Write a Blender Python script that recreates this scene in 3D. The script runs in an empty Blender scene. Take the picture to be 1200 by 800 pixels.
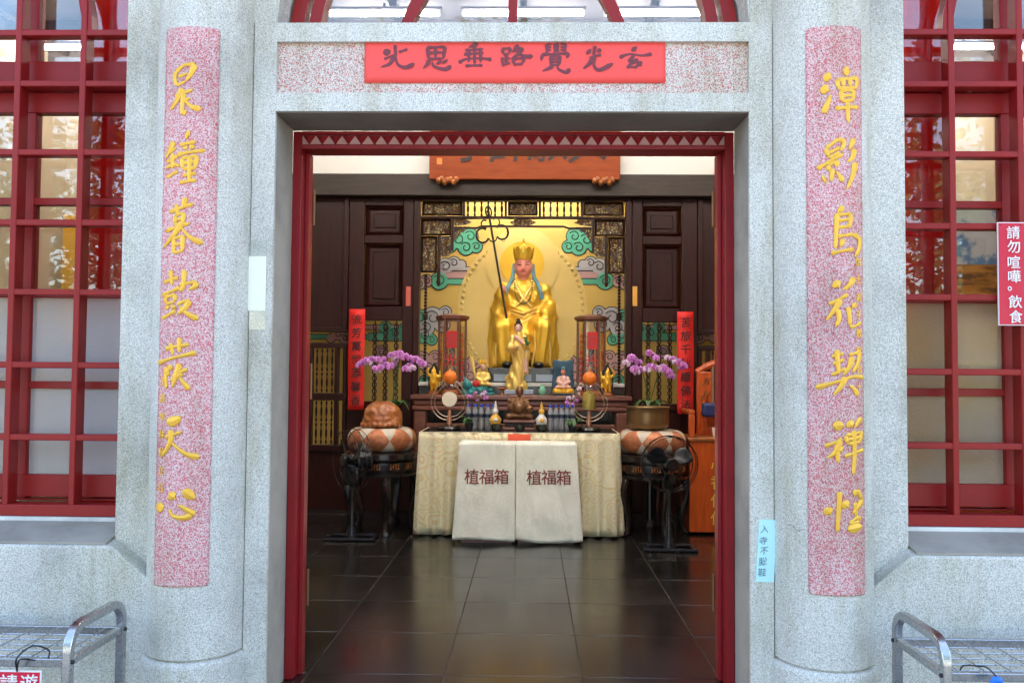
import bpy, bmesh, math, random
from mathutils import Vector, Matrix, Euler, noise
random.seed(7)
R = math.radians
scene = bpy.context.scene
COL = scene.collection

# ---------------------------------------------------------------- camera
CAM = Vector((0.087, 0.0, 1.32))
CROT = (Matrix.Rotation(R(1.26), 3, 'Z') @ Matrix.Rotation(R(92.18), 3, 'X') @ Matrix.Rotation(R(0.45), 3, 'Z'))
cd = bpy.data.cameras.new('camera'); cam = bpy.data.objects.new('camera', cd); COL.objects.link(cam)
cam.location = CAM; cam.rotation_euler = CROT.to_euler()
cd.sensor_width = 36; cd.lens = 30; cd.clip_start = 0.05; cd.clip_end = 1000
scene.camera = cam

# ---------------------------------------------------------------- sky, sun, exposure
SUN_EL, SUN_ROT = R(50), R(8)
w = bpy.data.worlds.new('World'); scene.world = w; w.use_nodes = True
nt = w.node_tree; nt.nodes.clear()
sky = nt.nodes.new('ShaderNodeTexSky'); sky.sky_type = 'NISHITA'; sky.sun_disc = False
sky.sun_elevation = SUN_EL; sky.sun_rotation = SUN_ROT; sky.dust_density = 2.2; sky.ozone_density = 0.7; sky.air_density = 1.1
bg = nt.nodes.new('ShaderNodeBackground'); bg.inputs['Strength'].default_value = 0.15
out = nt.nodes.new('ShaderNodeOutputWorld')
nt.links.new(sky.outputs[0], bg.inputs[0]); nt.links.new(bg.outputs[0], out.inputs[0])
sl = bpy.data.lights.new('sun', 'SUN'); sl.energy = 4.0; sl.angle = R(0.5); sl.color = (1, 0.95, 0.87)
so = bpy.data.objects.new('sun', sl); COL.objects.link(so)
sd = Vector((math.sin(SUN_ROT) * math.cos(SUN_EL), math.cos(SUN_ROT) * math.cos(SUN_EL), math.sin(SUN_EL)))
so.rotation_euler = sd.to_track_quat('Z', 'Y').to_euler(); so.location = (0, 20, 20)
scene.view_settings.view_transform = 'Standard'; scene.view_settings.look = 'None'
scene.view_settings.gamma = 1.0; scene.view_settings.use_curve_mapping = False
scene.view_settings.exposure = 2.75
try:
    scene.cycles.use_denoising = True
    scene.cycles.max_bounces = 8; scene.cycles.diffuse_bounces = 4; scene.cycles.transparent_max_bounces = 12
    scene.cycles.caustics_reflective = False; scene.cycles.caustics_refractive = False
    scene.cycles.sample_clamp_indirect = 6
except Exception:
    pass
LAMP = 18.5          # emission of the fluorescent tubes

def at(px, py, d):
    """point of the place seen at photo pixel (px, py) on the vertical plane y = d"""
    v = CROT @ Vector(((px - 600) / 1000, (400 - py) / 1000, -1))
    return CAM + v * (d / v.y)

# ---------------------------------------------------------------- mesh helpers
class MB:
    def __init__(s): s.v = []; s.f = []
    def add(s, vs, fs):
        n = len(s.v); s.v += [Vector(p) for p in vs]; s.f += [tuple(i + n for i in f) for f in fs]; return s
    def box(s, x0, x1, y0, y1, z0, z1):
        return s.add([(x0,y0,z0),(x1,y0,z0),(x1,y1,z0),(x0,y1,z0),(x0,y0,z1),(x1,y0,z1),(x1,y1,z1),(x0,y1,z1)],
                     [(0,3,2,1),(4,5,6,7),(0,1,5,4),(1,2,6,5),(2,3,7,6),(3,0,4,7)])
    def cbox(s, c, sx, sy, sz, rot=None):
        m = MB().box(-sx/2, sx/2, -sy/2, sy/2, -sz/2, sz/2)
        c = Vector(c); M = rot if rot else Matrix.Identity(3)
        return s.add([M @ p + c for p in m.v], m.f)
    def tube(s, pts, r, n=8, closed=False, sq=1.0, ang=0.0):
        pts = [Vector(p) for p in pts]; k = len(pts)
        rr = r if isinstance(r, (list, tuple)) else [r] * k
        vs = []; up = None
        for i, p in enumerate(pts):
            if closed: t = pts[(i + 1) % k] - pts[i - 1]
            else: t = pts[min(i + 1, k - 1)] - pts[max(i - 1, 0)]
            if t.length < 1e-9: t = Vector((0, 0, 1))
            t.normalize()
            if up is None:
                up = Vector((0, 0, 1)) if abs(t.z) < 0.9 else Vector((0, 1, 0))
            a = t.cross(up)
            if a.length < 1e-5: a = t.cross(Vector((1, 0.3, 0)))
            a.normalize(); b = a.cross(t); b.normalize(); up = b
            for j in range(n):
                th = 2 * math.pi * j / n + ang
                vs.append(p + a * (rr[i] * math.cos(th)) + b * (rr[i] * sq * math.sin(th)))
        fs = []
        for i in range(k if closed else k - 1):
            i2 = (i + 1) % k
            for j in range(n):
                j2 = (j + 1) % n
                fs.append((i*n+j, i*n+j2, i2*n+j2, i2*n+j))
        if not closed:
            fs.append(tuple(range(n - 1, -1, -1))); fs.append(tuple((k-1)*n + j for j in range(n)))
        return s.add(vs, fs)
    def lathe(s, prof, c=(0,0,0), n=24, sx=1.0, sy=1.0, M=None, capped=True):
        vs = []; fs = []; k = len(prof); c = Vector(c)
        for r, z in prof:
            for j in range(n):
                th = 2 * math.pi * j / n
                p = Vector((r * math.cos(th) * sx, r * math.sin(th) * sy, z))
                vs.append((M @ p if M else p) + c)
        for i in range(k - 1):
            for j in range(n):
                j2 = (j + 1) % n
                fs.append((i*n+j, i*n+j2, (i+1)*n+j2, (i+1)*n+j))
        if capped:
            fs.append(tuple(range(n - 1, -1, -1))); fs.append(tuple((k-1)*n + j for j in range(n)))
        return s.add(vs, fs)
    def ell(s, c, r, n=16, m=10, M=None):
        if not isinstance(r, (list, tuple)): r = (r, r, r)
        c = Vector(c); vs = []; fs = []
        tr = lambda p: (M @ p if M else p) + c
        vs.append(tr(Vector((0, 0, -r[2]))))
        for i in range(1, m):
            ph = -math.pi / 2 + math.pi * i / m
            for j in range(n):
                th = 2 * math.pi * j / n
                vs.append(tr(Vector((r[0]*math.cos(ph)*math.cos(th), r[1]*math.cos(ph)*math.sin(th), r[2]*math.sin(ph)))))
        vs.append(tr(Vector((0, 0, r[2])))); L = len(vs) - 1
        for j in range(n):
            j2 = (j + 1) % n
            fs.append((0, 1 + j2, 1 + j)); fs.append((L, L - n + j, L - n + j2))
            for i in range(m - 2):
                a = 1 + i * n
                fs.append((a + j, a + j2, a + n + j2, a + n + j))
        return s.add(vs, fs)
    def cap(s, p0, r0, p1, r1, n=12):
        p0 = Vector(p0); p1 = Vector(p1)
        s.ell(p0, r0, n, 8); s.ell(p1, r1, n, 8); return s.tube([p0, p1], [r0, r1], n)
    def prism(s, poly, y0, y1):          # polygon in XZ, thickness along y
        k = len(poly); vs = [(x, y0, z) for x, z in poly] + [(x, y1, z) for x, z in poly]
        fs = [tuple(range(k)), tuple(range(2*k - 1, k - 1, -1))]
        fs += [(i, i + k, (i + 1) % k + k, (i + 1) % k) for i in range(k)]
        return s.add(vs, fs)
    def band(s, path, wd, y0, y1, closed=False):   # flat bar following a path in XZ
        k = len(path); L = []; Rr = []
        for i in range(k):
            a = Vector(path[i - 1] if (closed or i) else path[0]); b = Vector(path[(i + 1) % k] if closed else path[min(i + 1, k - 1)])
            t = (b - a).normalized(); nn = Vector((-t.y, t.x)); p = Vector(path[i])
            L.append(p + nn * wd / 2); Rr.append(p - nn * wd / 2)
        vs = []
        for a, b in zip(L, Rr):
            vs += [(a.x, y0, a.y), (b.x, y0, b.y), (b.x, y1, b.y), (a.x, y1, a.y)]
        fs = []
        for i in range(k if closed else k - 1):
            o = 4 * i; q = 4 * ((i + 1) % k)
            for j in range(4):
                fs.append((o + j, o + (j + 1) % 4, q + (j + 1) % 4, q + j))
        if not closed: fs += [(3, 2, 1, 0), (4*k - 4, 4*k - 3, 4*k - 2, 4*k - 1)]
        return s.add(vs, fs)
    def grid(s, nu, nv, fn, flip=False):
        vs = [fn(i / nu, j / nv) for j in range(nv + 1) for i in range(nu + 1)]
        fs = []
        for j in range(nv):
            for i in range(nu):
                a = j * (nu + 1) + i; q = (a, a + 1, a + nu + 2, a + nu + 1)
                fs.append(q[::-1] if flip else q)
        return s.add(vs, fs)

WL = {}
def wloc(o): return WL.get(o.name, Vector((0, 0, 0))) if o else Vector((0, 0, 0))
def link(o, parent, c):
    COL.objects.link(o); WL[o.name] = Vector(c)
    if parent: o.parent = parent
    o.location = Vector(c) - wloc(parent)
    return o
def mat_of(m): return M[m] if isinstance(m, str) else m
def build(mb, name, mat, parent=None, smooth=False, bev=0, c=None, bseg=2):
    if c is None:
        xs = [p.x for p in mb.v]; ys = [p.y for p in mb.v]; zs = [p.z for p in mb.v]
        c = Vector(((min(xs)+max(xs))/2, (min(ys)+max(ys))/2, (min(zs)+max(zs))/2))
    c = Vector(c)
    me = bpy.data.meshes.new(name); me.from_pydata([p - c for p in mb.v], [], mb.f)
    bm = bmesh.new(); bm.from_mesh(me); bmesh.ops.recalc_face_normals(bm, faces=bm.faces); bm.to_mesh(me); bm.free()
    me.materials.append(mat_of(mat))
    if smooth: me.shade_smooth()
    o = bpy.data.objects.new(name, me)
    if bev:
        b = o.modifiers.new('bevel', 'BEVEL'); b.width = bev; b.segments = bseg; b.limit_method = 'ANGLE'; b.angle_limit = R(40)
        me.shade_smooth()
    if smooth or bev:
        try: me.set_sharp_from_angle(angle=R(38))
        except Exception: pass
    return link(o, parent, c)
def from_mesh(me, name, mat, parent=None, c=(0,0,0)):
    me.materials.clear(); me.materials.append(mat_of(mat)); me.shade_smooth()
    return link(bpy.data.objects.new(name, me), parent, c)
def dup(o, c, parent=None, name=None, scale=None, rot=None):
    q = o.copy()
    if name: q.name = name
    q.parent = None
    link(q, parent, c)
    if scale: q.scale = scale
    if rot: q.rotation_euler = rot
    return q
def tag(o, label, cat, group=None):
    o['label'] = label; o['category'] = cat
    if group: o['group'] = group
    return o
def thing(name, label, cat, loc, group=None):
    o = bpy.data.objects.new(name, None); o.empty_display_size = 0.1
    link(o, None, loc); return tag(o, label, cat, group)
def struct(o): o['kind'] = 'structure'; return o
def fuse(mb, voxel, iters=2, disp=None, post=1):
    """melt overlapping pieces into one continuous skin (mesh in the pieces' own coordinates)"""
    me = bpy.data.meshes.new('tmp'); me.from_pydata(mb.v, [], mb.f)
    bm = bmesh.new(); bm.from_mesh(me); bmesh.ops.recalc_face_normals(bm, faces=bm.faces); bm.to_mesh(me); bm.free()
    o = bpy.data.objects.new('tmp', me); COL.objects.link(o)
    r = o.modifiers.new('r', 'REMESH'); r.mode = 'VOXEL'; r.voxel_size = voxel
    dg = bpy.context.evaluated_depsgraph_get()
    res = bpy.data.meshes.new_from_object(o.evaluated_get(dg))
    bpy.data.objects.remove(o); bpy.data.meshes.remove(me)
    bm = bmesh.new(); bm.from_mesh(res)
    for _ in range(iters):
        bmesh.ops.smooth_vert(bm, verts=bm.verts, factor=0.5, use_axis_x=True, use_axis_y=True, use_axis_z=True)
    bm.normal_update()
    if disp:
        mv = [(v, v.normal.copy(), disp(v.co, v.normal)) for v in bm.verts]
        for v, nn, d in mv: v.co += nn * d
        for _ in range(post):
            bmesh.ops.smooth_vert(bm, verts=bm.verts, factor=0.5, use_axis_x=True, use_axis_y=True, use_axis_z=True)
    bm.to_mesh(res); bm.free()
    return res

# ---------------------------------------------------------------- materials
M = {}
class NT:
    def __init__(s, name):
        s.m = bpy.data.materials.new(name); s.m.use_nodes = True; s.t = s.m.node_tree
        s.b = s.t.nodes['Principled BSDF']; s.pos = None
    def n(s, typ, **kw):
        x = s.t.nodes.new('ShaderNode' + typ)
        for k, v in kw.items():
            if k in ('ins',):
                for a, b in v.items():
                    if isinstance(b, bpy.types.NodeSocket): s.t.links.new(b, x.inputs[a])
                    else: x.inputs[a].default_value = b
            else: setattr(x, k, v)
        return x
    def P(s):
        if not s.pos: s.pos = s.n('NewGeometry').outputs['Position']
        return s.pos
    def L(s, a, b): s.t.links.new(a, b)
    def noise(s, scale, detail=4, rough=.55, vec=None):
        return s.n('TexNoise', ins={'Vector': vec or s.P(), 'Scale': scale, 'Detail': detail, 'Roughness': rough}).outputs['Fac']
    def vor(s, scale, feature='F1', vec=None):
        x = s.n('TexVoronoi', feature=feature); s.L(vec or s.P(), x.inputs['Vector']); x.inputs['Scale'].default_value = scale; return x
    def ramp(s, fac, stops, interp='LINEAR'):
        x = s.n('ValToRGB'); s.L(fac, x.inputs[0]); cr = x.color_ramp; cr.interpolation = interp
        while len(cr.elements) < len(stops): cr.elements.new(0.5)
        for e, (p, c) in zip(cr.elements, stops):
            e.position = p; e.color = (c, c, c, 1) if isinstance(c, (int, float)) else (*c, 1)
        return x.outputs[0]
    def mix(s, f, a, b, mode='MIX'):
        x = s.n('MixRGB', blend_type=mode)
        for i, q in enumerate((f, a, b)):
            if isinstance(q, bpy.types.NodeSocket): s.L(q, x.inputs[i])
            elif i == 0: x.inputs[0].default_value = q
            else: x.inputs[i].default_value = (*q, 1)
        return x.outputs[0]
    def math(s, op, a, b=0.0):
        x = s.n('Math', operation=op)
        for i, q in enumerate((a, b)):
            if isinstance(q, bpy.types.NodeSocket): s.L(q, x.inputs[i])
            else: x.inputs[i].default_value = q
        return x.outputs[0]
    def map(s, vec, scale=(1,1,1), rot=(0,0,0)):
        x = s.n('Mapping'); s.L(vec, x.inputs[0]); x.inputs['Scale'].default_value = scale; x.inputs['Rotation'].default_value = rot; return x.outputs[0]
    def bump(s, h, strength=.3, dist=.01):
        x = s.n('Bump'); s.L(h, x.inputs['Height']); x.inputs['Strength'].default_value = strength; x.inputs['Distance'].default_value = dist
        s.L(x.outputs[0], s.b.inputs['Normal'])
    def base(s, c): 
        if isinstance(c, bpy.types.NodeSocket): s.L(c, s.b.inputs['Base Color'])
        else: s.b.inputs['Base Color'].default_value = (*c, 1)
    def set(s, **kw):
        for k, v in kw.items():
            q = s.b.inputs[k.replace('_', ' ')]
            if isinstance(v, bpy.types.NodeSocket): s.L(v, q)
            else: q.default_value = v
        return s
def plain(name, c, rough=.5, metal=0.0, var=.12, scale=6, bump=0, coat=0):
    t = NT(name); f = t.noise(scale, 5, .6)
    t.base(t.mix(f, tuple(x * (1 - var) for x in c), tuple(min(1, x * (1 + var)) for x in c)))
    rf = t.noise(scale * 2.3, 3); x = t.n('MapRange'); t.L(rf, x.inputs[0]); x.inputs[3].default_value = max(0.02, rough - .08); x.inputs[4].default_value = min(1, rough + .1)
    t.set(Roughness=x.outputs[0], Metallic=metal)
    if coat: t.set(Coat_Weight=coat, Coat_Roughness=.12)
    if bump: t.bump(t.noise(scale * 8, 4), bump, .004)
    M[name] = t.m; return t.m

def washed_stone(name, chips, cem=(.50, .50, .48)):
    """pebble-dash: small chips of several colours set in cement"""
    t = NT(name); v = t.vor(250); wn = t.n('SeparateColor'); t.L(v.outputs['Color'], wn.inputs[0])
    col = t.ramp(wn.outputs[0], chips, 'CONSTANT')
    cement = t.ramp(v.outputs['Distance'], [(0.0, 0.0), (0.42, 0.0), (0.72, 1.0)])
    col = t.mix(cement, col, cem)
    st = t.ramp(t.noise(1.3, 6, .65), [(0.28, .64), (0.48, .93), (0.66, 1.0)])
    col = t.mix(1.0, col, st, 'MULTIPLY')
    sp = t.ramp(t.noise(2.6, 5, .7, t.map(t.P(), (1.6, 1.6, .35))), [(0.46, (1, 1, 1)), (0.68, (.74, .71, .60))])
    col = t.mix(1.0, col, sp, 'MULTIPLY')
    col = t.mix(1.0, col, (1.0, .96, .89), 'MULTIPLY'); t.base(col); t.set(Roughness=.75)
    t.bump(t.math('MULTIPLY', t.math('SUBTRACT', 1.0, v.outputs['Distance']), 1.0), .35, .003)
    M[name] = t.m
washed_stone('stone', [(0, (.80,.81,.79)), (.34, (.74,.75,.73)), (.60, (.64,.64,.61)), (.76, (.52,.51,.48)), (.86, (.84,.84,.82)), (.95, (.36,.35,.33))])
washed_stone('stone_red', [(0, (.78,.64,.66)), (.26, (.66,.13,.16)), (.52, (.60,.07,.10)), (.70, (.76,.48,.51)), (.86, (.78,.70,.71)), (.95, (.46,.04,.06))], (.62, .40, .43))
washed_stone('stone_pink', [(0, (.80,.74,.70)), (.34, (.62,.16,.14)), (.56, (.74,.60,.54)), (.72, (.55,.07,.07)), (.84, (.80,.78,.74)), (.95, (.40,.05,.05))])
def cement(name, c):
    t = NT(name); f = t.noise(3.5, 7, .65)
    col = t.ramp(f, [(0.3, tuple(x*.68 for x in c)), (0.55, c), (0.8, tuple(min(1, x*1.15) for x in c))])
    t.base(col); t.set(Roughness=.8); t.bump(t.noise(90, 5, .7), .3, .003); M[name] = t.m
cement('reveal', (.36, .335, .285)); cement('soffit', (.20, .175, .14)); cement('sill', (.36, .32, .265)); cement('paving', (.24, .225, .20)); cement('mortar', (.7, .69, .64))  # soffit: reveal cement darkened, the underside's shade put into its colour
def painted_wood(name, c, rough=.32, wear=.10):
    t = NT(name); f = t.noise(5, 6, .6)
    col = t.ramp(f, [(0.3, tuple(x*(1-wear*1.6) for x in c)), (.6, c), (.85, tuple(min(1, x*(1+wear)) for x in c))])
    sc = t.ramp(t.noise(60, 3, .6), [(0.70, 0.0), (.76, 1.0)]); col = t.mix(t.math('MULTIPLY', sc, .35), col, tuple(min(1, x*1.7+.03) for x in c))
    t.base(col); t.set(Roughness=rough, Specular_IOR_Level=.3); t.bump(t.noise(26, 5, .6, t.map(t.P(), (1, 1, .25))), .12, .003); M[name] = t.m
painted_wood('red_paint', (.285, .013, .012), .40); painted_wood('door_red', (.255, .012, .016), .32); painted_wood('stud_back', (.54, .31, .30), .45)
painted_wood('column_red', (.62, .012, .010), .16, .05)
def wood(name, c0, c1, rough=.35, stretch=(14, 14, 1.2), coat=.3, scale=3, spec=.5):
    t = NT(name); vec = t.map(t.P(), stretch)
    f = t.noise(scale, 6, .62, vec); t.base(t.ramp(f, [(.28, c0), (.72, c1)]))
    t.set(Roughness=rough, Coat_Weight=coat, Coat_Roughness=.15, Specular_IOR_Level=spec); t.bump(f, .10, .003); M[name] = t.m
wood('dark_wood', (.015, .0027, .002), (.042, .008, .005), .36, coat=.0, spec=.3)
wood('beam_wood', (.022, .014, .010), (.050, .033, .022), .6, (1.2, 12, 12), .0)
wood('altar_wood', (.13, .038, .022), (.25, .085, .05), .35, (1.5, 12, 12), .3)
wood('orange_wood', (.22, .034, .003), (.31, .058, .006), .45, (1.5, 10, 10), 0, spec=.2)
wood('cabinet_wood', (.45, .06, .008), (.68, .12, .016), .3, (10, 10, 1.2), .4)
wood('muyu_wood', (.30, .085, .018), (.46, .15, .035), .3, (4, 4, 4), .4)
wood('black_lacquer', (.008, .006, .006), (.018, .013, .012), .22, (6, 6, 6), .5)
plain('white_wall', (.72, .70, .64), .7, var=.04, scale=2)
plain('beige_wall', (.62, .50, .36), .75, var=.06, scale=2)
plain('ceiling_paint', (.34, .31, .34), .7, var=.05, scale=2)
plain('beam_grey', (.10, .085, .09), .6)
plain('yellow_wall', (.78, .53, .13), .6, var=.08, scale=3)
plain('yellow_pale', (.81, .59, .19), .55, var=.06, scale=5)
plain('yellow_deep', (.84, .50, .03), .45, var=.06, scale=5)
plain('cloud_green', (.12, .50, .32), .55, var=.10); plain('cloud_pink', (.62, .36, .34), .55); plain('cloud_white', (.55, .53, .55), .55)
plain('outline', (.045, .05, .045), .6); plain('black', (.012, .012, .013), .35); plain('black_plastic', (.010, .011, .013), .25)
plain('gold', (.90, .52, .045), .34, .42, .12, 5); plain('gold_light', (.92, .62, .16), .36, .45, .15, 12)
plain('gold_paint', (.80, .44, .045), .34, .35, .22, 35, .35); plain('skin_pink', (.84, .30, .21), .45, var=.06); plain('skin_light', (.78, .47, .38), .45, var=.05)
plain('hair_black', (.015, .013, .013), .4); plain('lip', (.45, .05, .05), .4); plain('sash_blue', (.12, .29, .34), .5); plain('jade', (.22, .55, .36), .25)
plain('necklace', (.10, .09, .03), .4); plain('throne_blue', (.03, .09, .14), .35, var=.5, scale=40); plain('sea_green', (.02, .22, .22), .35, var=.4, scale=30)
plain('bronze', (.22, .11, .05), .33, .6, .35, 12, .2); plain('brass', (.28, .17, .075), .35, .75, .3, 7, .2)
plain('dark_bowl', (.022, .024, .018), .2, .2); plain('copper', (.60, .30, .18), .3, .7); plain('wire', (.42, .30, .22), .35, .7)
plain('orange_ball', (.85, .20, .015), .45, var=.10, scale=40); plain('drum_skin', (.80, .72, .55), .5); plain('bell_olive', (.42, .33, .08), .35, .4)
plain('steel', (.46, .46, .47), .26, 1.0, .06, 20); plain('bolt_black', (.02, .02, .02), .5)
plain('red_paper', (.76, .018, .012), .6, var=.06); plain('ink', (.025, .012, .012), .6); plain('ink_brown', (.17, .035, .045), .7, var=.25, scale=60)
plain('sign_red', (.62, .012, .045), .3, var=.04); plain('sign_white', (.82, .82, .80), .4, var=.02); plain('slip_red', (.85, .12, .05), .6)
plain('text_maroon', (.26, .045, .03), .7); plain('text_yellow', (.85, .62, .06), .5); plain('text_red', (.62, .02, .02), .5)
plain('note_blue', (.50, .83, .84), .6, var=.04); plain('note_white', (.86, .86, .72), .5, var=.04); plain('pen', (.18, .30, .36), .7)
plain('leaf', (.045, .13, .03), .35, var=.3, scale=20); plain('stem', (.09, .16, .04), .5); plain('pot_black', (.02, .02, .02), .4)
plain('petal', (.62, .22, .62), .45, var=.30, scale=50); plain('petal_pale', (.80, .62, .78), .45, var=.12, scale=40); plain('lip_magenta', (.42, .02, .22), .4)
plain('cap_blue', (.02, .07, .55), .35); plain('label_dark', (.02, .03, .06), .4); plain('gourd_white', (.75, .73, .68), .4); plain('gourd_yellow', (.78, .42, .05), .4)
plain('grey_box', (.30, .35, .42), .4); plain('plinth_white', (.66, .66, .60), .5); plain('orange_cloth', (.85, .34, .06), .6); plain('yellow_cloth', (.85, .68, .12), .5); plain('navy', (.02, .035, .13), .5); plain('cord', (.01, .01, .012), .5)
plain('tag_blue', (.01, .16, .75), .4); plain('tile_roof', (.20, .07, .03), .5); plain('bark', (.08, .06, .045), .9); plain('foliage', (.05, .10, .03), .55, var=.4, scale=3)
plain('sticker_red', (.62, .12, .08), .5); plain('sticker_gold', (.75, .38, .05), .5)

def banner_paper():
    t = NT('banner_paper'); v = t.vor(75); sp = t.ramp(v.outputs['Distance'], [(.0, 1), (.16, 1), (.20, 0)], 'LINEAR')
    wn = t.n('SeparateColor'); t.L(v.outputs['Color'], wn.inputs[0]); pick = t.math('GREATER_THAN', wn.outputs[1], .72)
    f = t.math('MULTIPLY', sp, pick); t.base(t.mix(f, (.86, .075, .06), (.85, .62, .52))); t.set(Roughness=.6); M['banner_paper'] = t.m
banner_paper()
def glass():
    t = NT('glass'); t.t.nodes.remove(t.b)
    tr = t.n('BsdfTransparent'); tr.inputs[0].default_value = (.93, .95, .94, 1); gl = t.n('BsdfGlossy'); gl.inputs['Roughness'].default_value = .01
    fr = t.n('Fresnel'); fr.inputs[0].default_value = 1.6; mx = t.n('MixShader'); t.L(fr.outputs[0], mx.inputs[0]); t.L(tr.outputs[0], mx.inputs[1]); t.L(gl.outputs[0], mx.inputs[2])
    t.L(mx.outputs[0], t.t.nodes['Material Output'].inputs[0]); M['glass'] = t.m
    t = NT('frosted_glass'); t.base((.93, .95, .94)); t.set(Roughness=.26, Transmission_Weight=.62, IOR=1.05); t.bump(t.vor(210, 'SMOOTH_F1').outputs['Distance'], .5, .003); M['frosted_glass'] = t.m
    t = NT('pebbled_glow_glass'); t.base(t.ramp(t.noise(1.6, 3, .5), [(.35, (.93, .68, .30)), (.62, (.92, .84, .62))])); t.set(Roughness=.22, Transmission_Weight=.70, IOR=1.06, Specular_IOR_Level=.3); t.bump(t.vor(120, 'SMOOTH_F1').outputs['Distance'], .6, .004); M['pebbled_glow_glass'] = t.m  # pebbly right panes; amber ramp paints in the warm glow from behind
    t = NT('plastic_sleeve'); t.t.nodes.remove(t.b)
    tr = t.n('BsdfTransparent'); gl = t.n('BsdfGlossy'); gl.inputs['Roughness'].default_value = .12; mx = t.n('MixShader'); mx.inputs[0].default_value = .16
    t.L(tr.outputs[0], mx.inputs[1]); t.L(gl.outputs[0], mx.inputs[2]); t.L(mx.outputs[0], t.t.nodes['Material Output'].inputs[0]); M['plastic_sleeve'] = t.m
    t = NT('bottle_plastic'); t.base((.9, .94, .97)); t.set(Roughness=.12, Transmission_Weight=.7, IOR=1.2); M['bottle_plastic'] = t.m
    t = NT('lantern_glass'); t.t.nodes.remove(t.b); tr = t.n('BsdfTransparent'); tr.inputs[0].default_value = (.88, .86, .82, 1); gl = t.n('BsdfGlossy'); gl.inputs['Roughness'].default_value = .05
    mx = t.n('MixShader'); mx.inputs[0].default_value = .16; t.L(tr.outputs[0], mx.inputs[1]); t.L(gl.outputs[0], mx.inputs[2]); t.L(mx.outputs[0], t.t.nodes['Material Output'].inputs[0]); M['lantern_glass'] = t.m
glass()
def lamp_mat():
    t = NT('tube_light'); t.base((.9, .9, .9)); t.set(Emission_Color=(1, .96, .88, 1), Emission_Strength=LAMP); M['tube_light'] = t.m
lamp_mat()
def slate():
    t = NT('slate'); f = t.noise(2.2, 6, .6); oi = t.n('ObjectInfo').outputs['Random']
    c = t.ramp(f, [(.3, (.009, .0085, .008)), (.7, (.020, .018, .016))]); c = t.mix(1.0, c, t.ramp(oi, [(0, .75), (1, 1.3)]), 'MULTIPLY')
    t.base(c); sm = t.ramp(t.noise(1.1, 5, .6), [(.3, .15), (.7, .27)]); t.set(Roughness=sm, Specular_IOR_Level=.8)
    t.bump(t.noise(9, 3, .5), .02, .002); M['slate'] = t.m
    plain('grout', (.10, .075, .055), .7, scale=12)
slate()
def damask(name, c0, c1):
    t = NT(name); tc = t.n('TexCoord').outputs['Generated']; g = t.P()
    vec = t.map(g, (1, .2, 1)); dn = t.n('TexNoise', ins={'Vector': vec, 'Scale': 5.0})
    wv = t.n('MixRGB', blend_type='ADD'); wv.inputs[0].default_value = .06; t.L(vec, wv.inputs[1]); t.L(dn.outputs['Color'], wv.inputs[2])
    v = t.vor(9.5, 'F1', wv.outputs[0]); s = t.math('SINE', t.math('MULTIPLY', v.outputs['Distance'], 24.0))
    f = t.ramp(s, [(.35, 0.0), (.62, 1.0)]); wave = t.ramp(t.noise(4, 4), [(.35, .25), (.65, 1.0)])
    t.base(t.mix(t.math('MULTIPLY', f, wave), c0, c1)); t.set(Roughness=t.ramp(f, [(0, .62), (1, .42)]), Sheen_Weight=.25)
    t.bump(f, .12, .002); M[name] = t.m
damask('cloth_yellow', (.84, .77, .52), (.76, .58, .25)); damask('cloth_cream', (.93, .93, .78), (.86, .87, .69))
def cushion():
    t = NT('cushion'); oc = t.n('TexCoord').outputs['Object']; sx = t.n('SeparateXYZ'); t.L(oc, sx.inputs[0])
    th = t.math('ARCTAN2', sx.outputs[1], sx.outputs[0]); cs = t.math('ABSOLUTE', t.math('COSINE', t.math('MULTIPLY', th, 4.0)))
    zz = t.math('DIVIDE', t.math('ABSOLUTE', sx.outputs[2]), .105); f = t.math('GREATER_THAN', cs, zz)
    t.base(t.mix(f, (.62, .55, .43), t.ramp(t.noise(30, 4), [(.3, (.42, .13, .05)), (.7, (.62, .25, .12))]))); t.set(Roughness=.38, Metallic=t.math('MULTIPLY', f, .45)); M['cushion'] = t.m
cushion()
def carved(name, hole, wd):
    t = NT(name); v = t.vor(38, 'DISTANCE_TO_EDGE'); f = t.ramp(v.outputs['Distance'], [(.10, 0), (.2, 1)])
    t.base(t.mix(f, wd, hole)); t.set(Roughness=.45); t.bump(t.math('SUBTRACT', 1.0, v.outputs['Distance']), .8, .01); M[name] = t.m
carved('fret_back', (.34, .24, .06), (.03, .010, .007))
def painting():
    t = NT('painting'); oc = t.n('TexCoord').outputs['Generated']; sx = t.n('SeparateXYZ'); t.L(oc, sx.inputs[0]); z = sx.outputs[2]
    n1 = t.noise(5.5, 5, .55); cl = t.ramp(t.math('ADD', t.math('MULTIPLY', n1, 1.0), t.math('MULTIPLY', z, .25)), [(.62, (.10, .22, .42)), (.70, (.55, .56, .58))])
    gr = t.ramp(t.noise(9, 5, .6, t.map(t.P(), (.5, 1, 2.2))), [(.40, (.10, .04, .02)), (.55, (.48, .20, .03)), (.8, (.62, .34, .08))])
    t.base(t.mix(t.math('GREATER_THAN', z, .46), gr, cl)); t.set(Roughness=.5); M['painting'] = t.m
painting()
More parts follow.
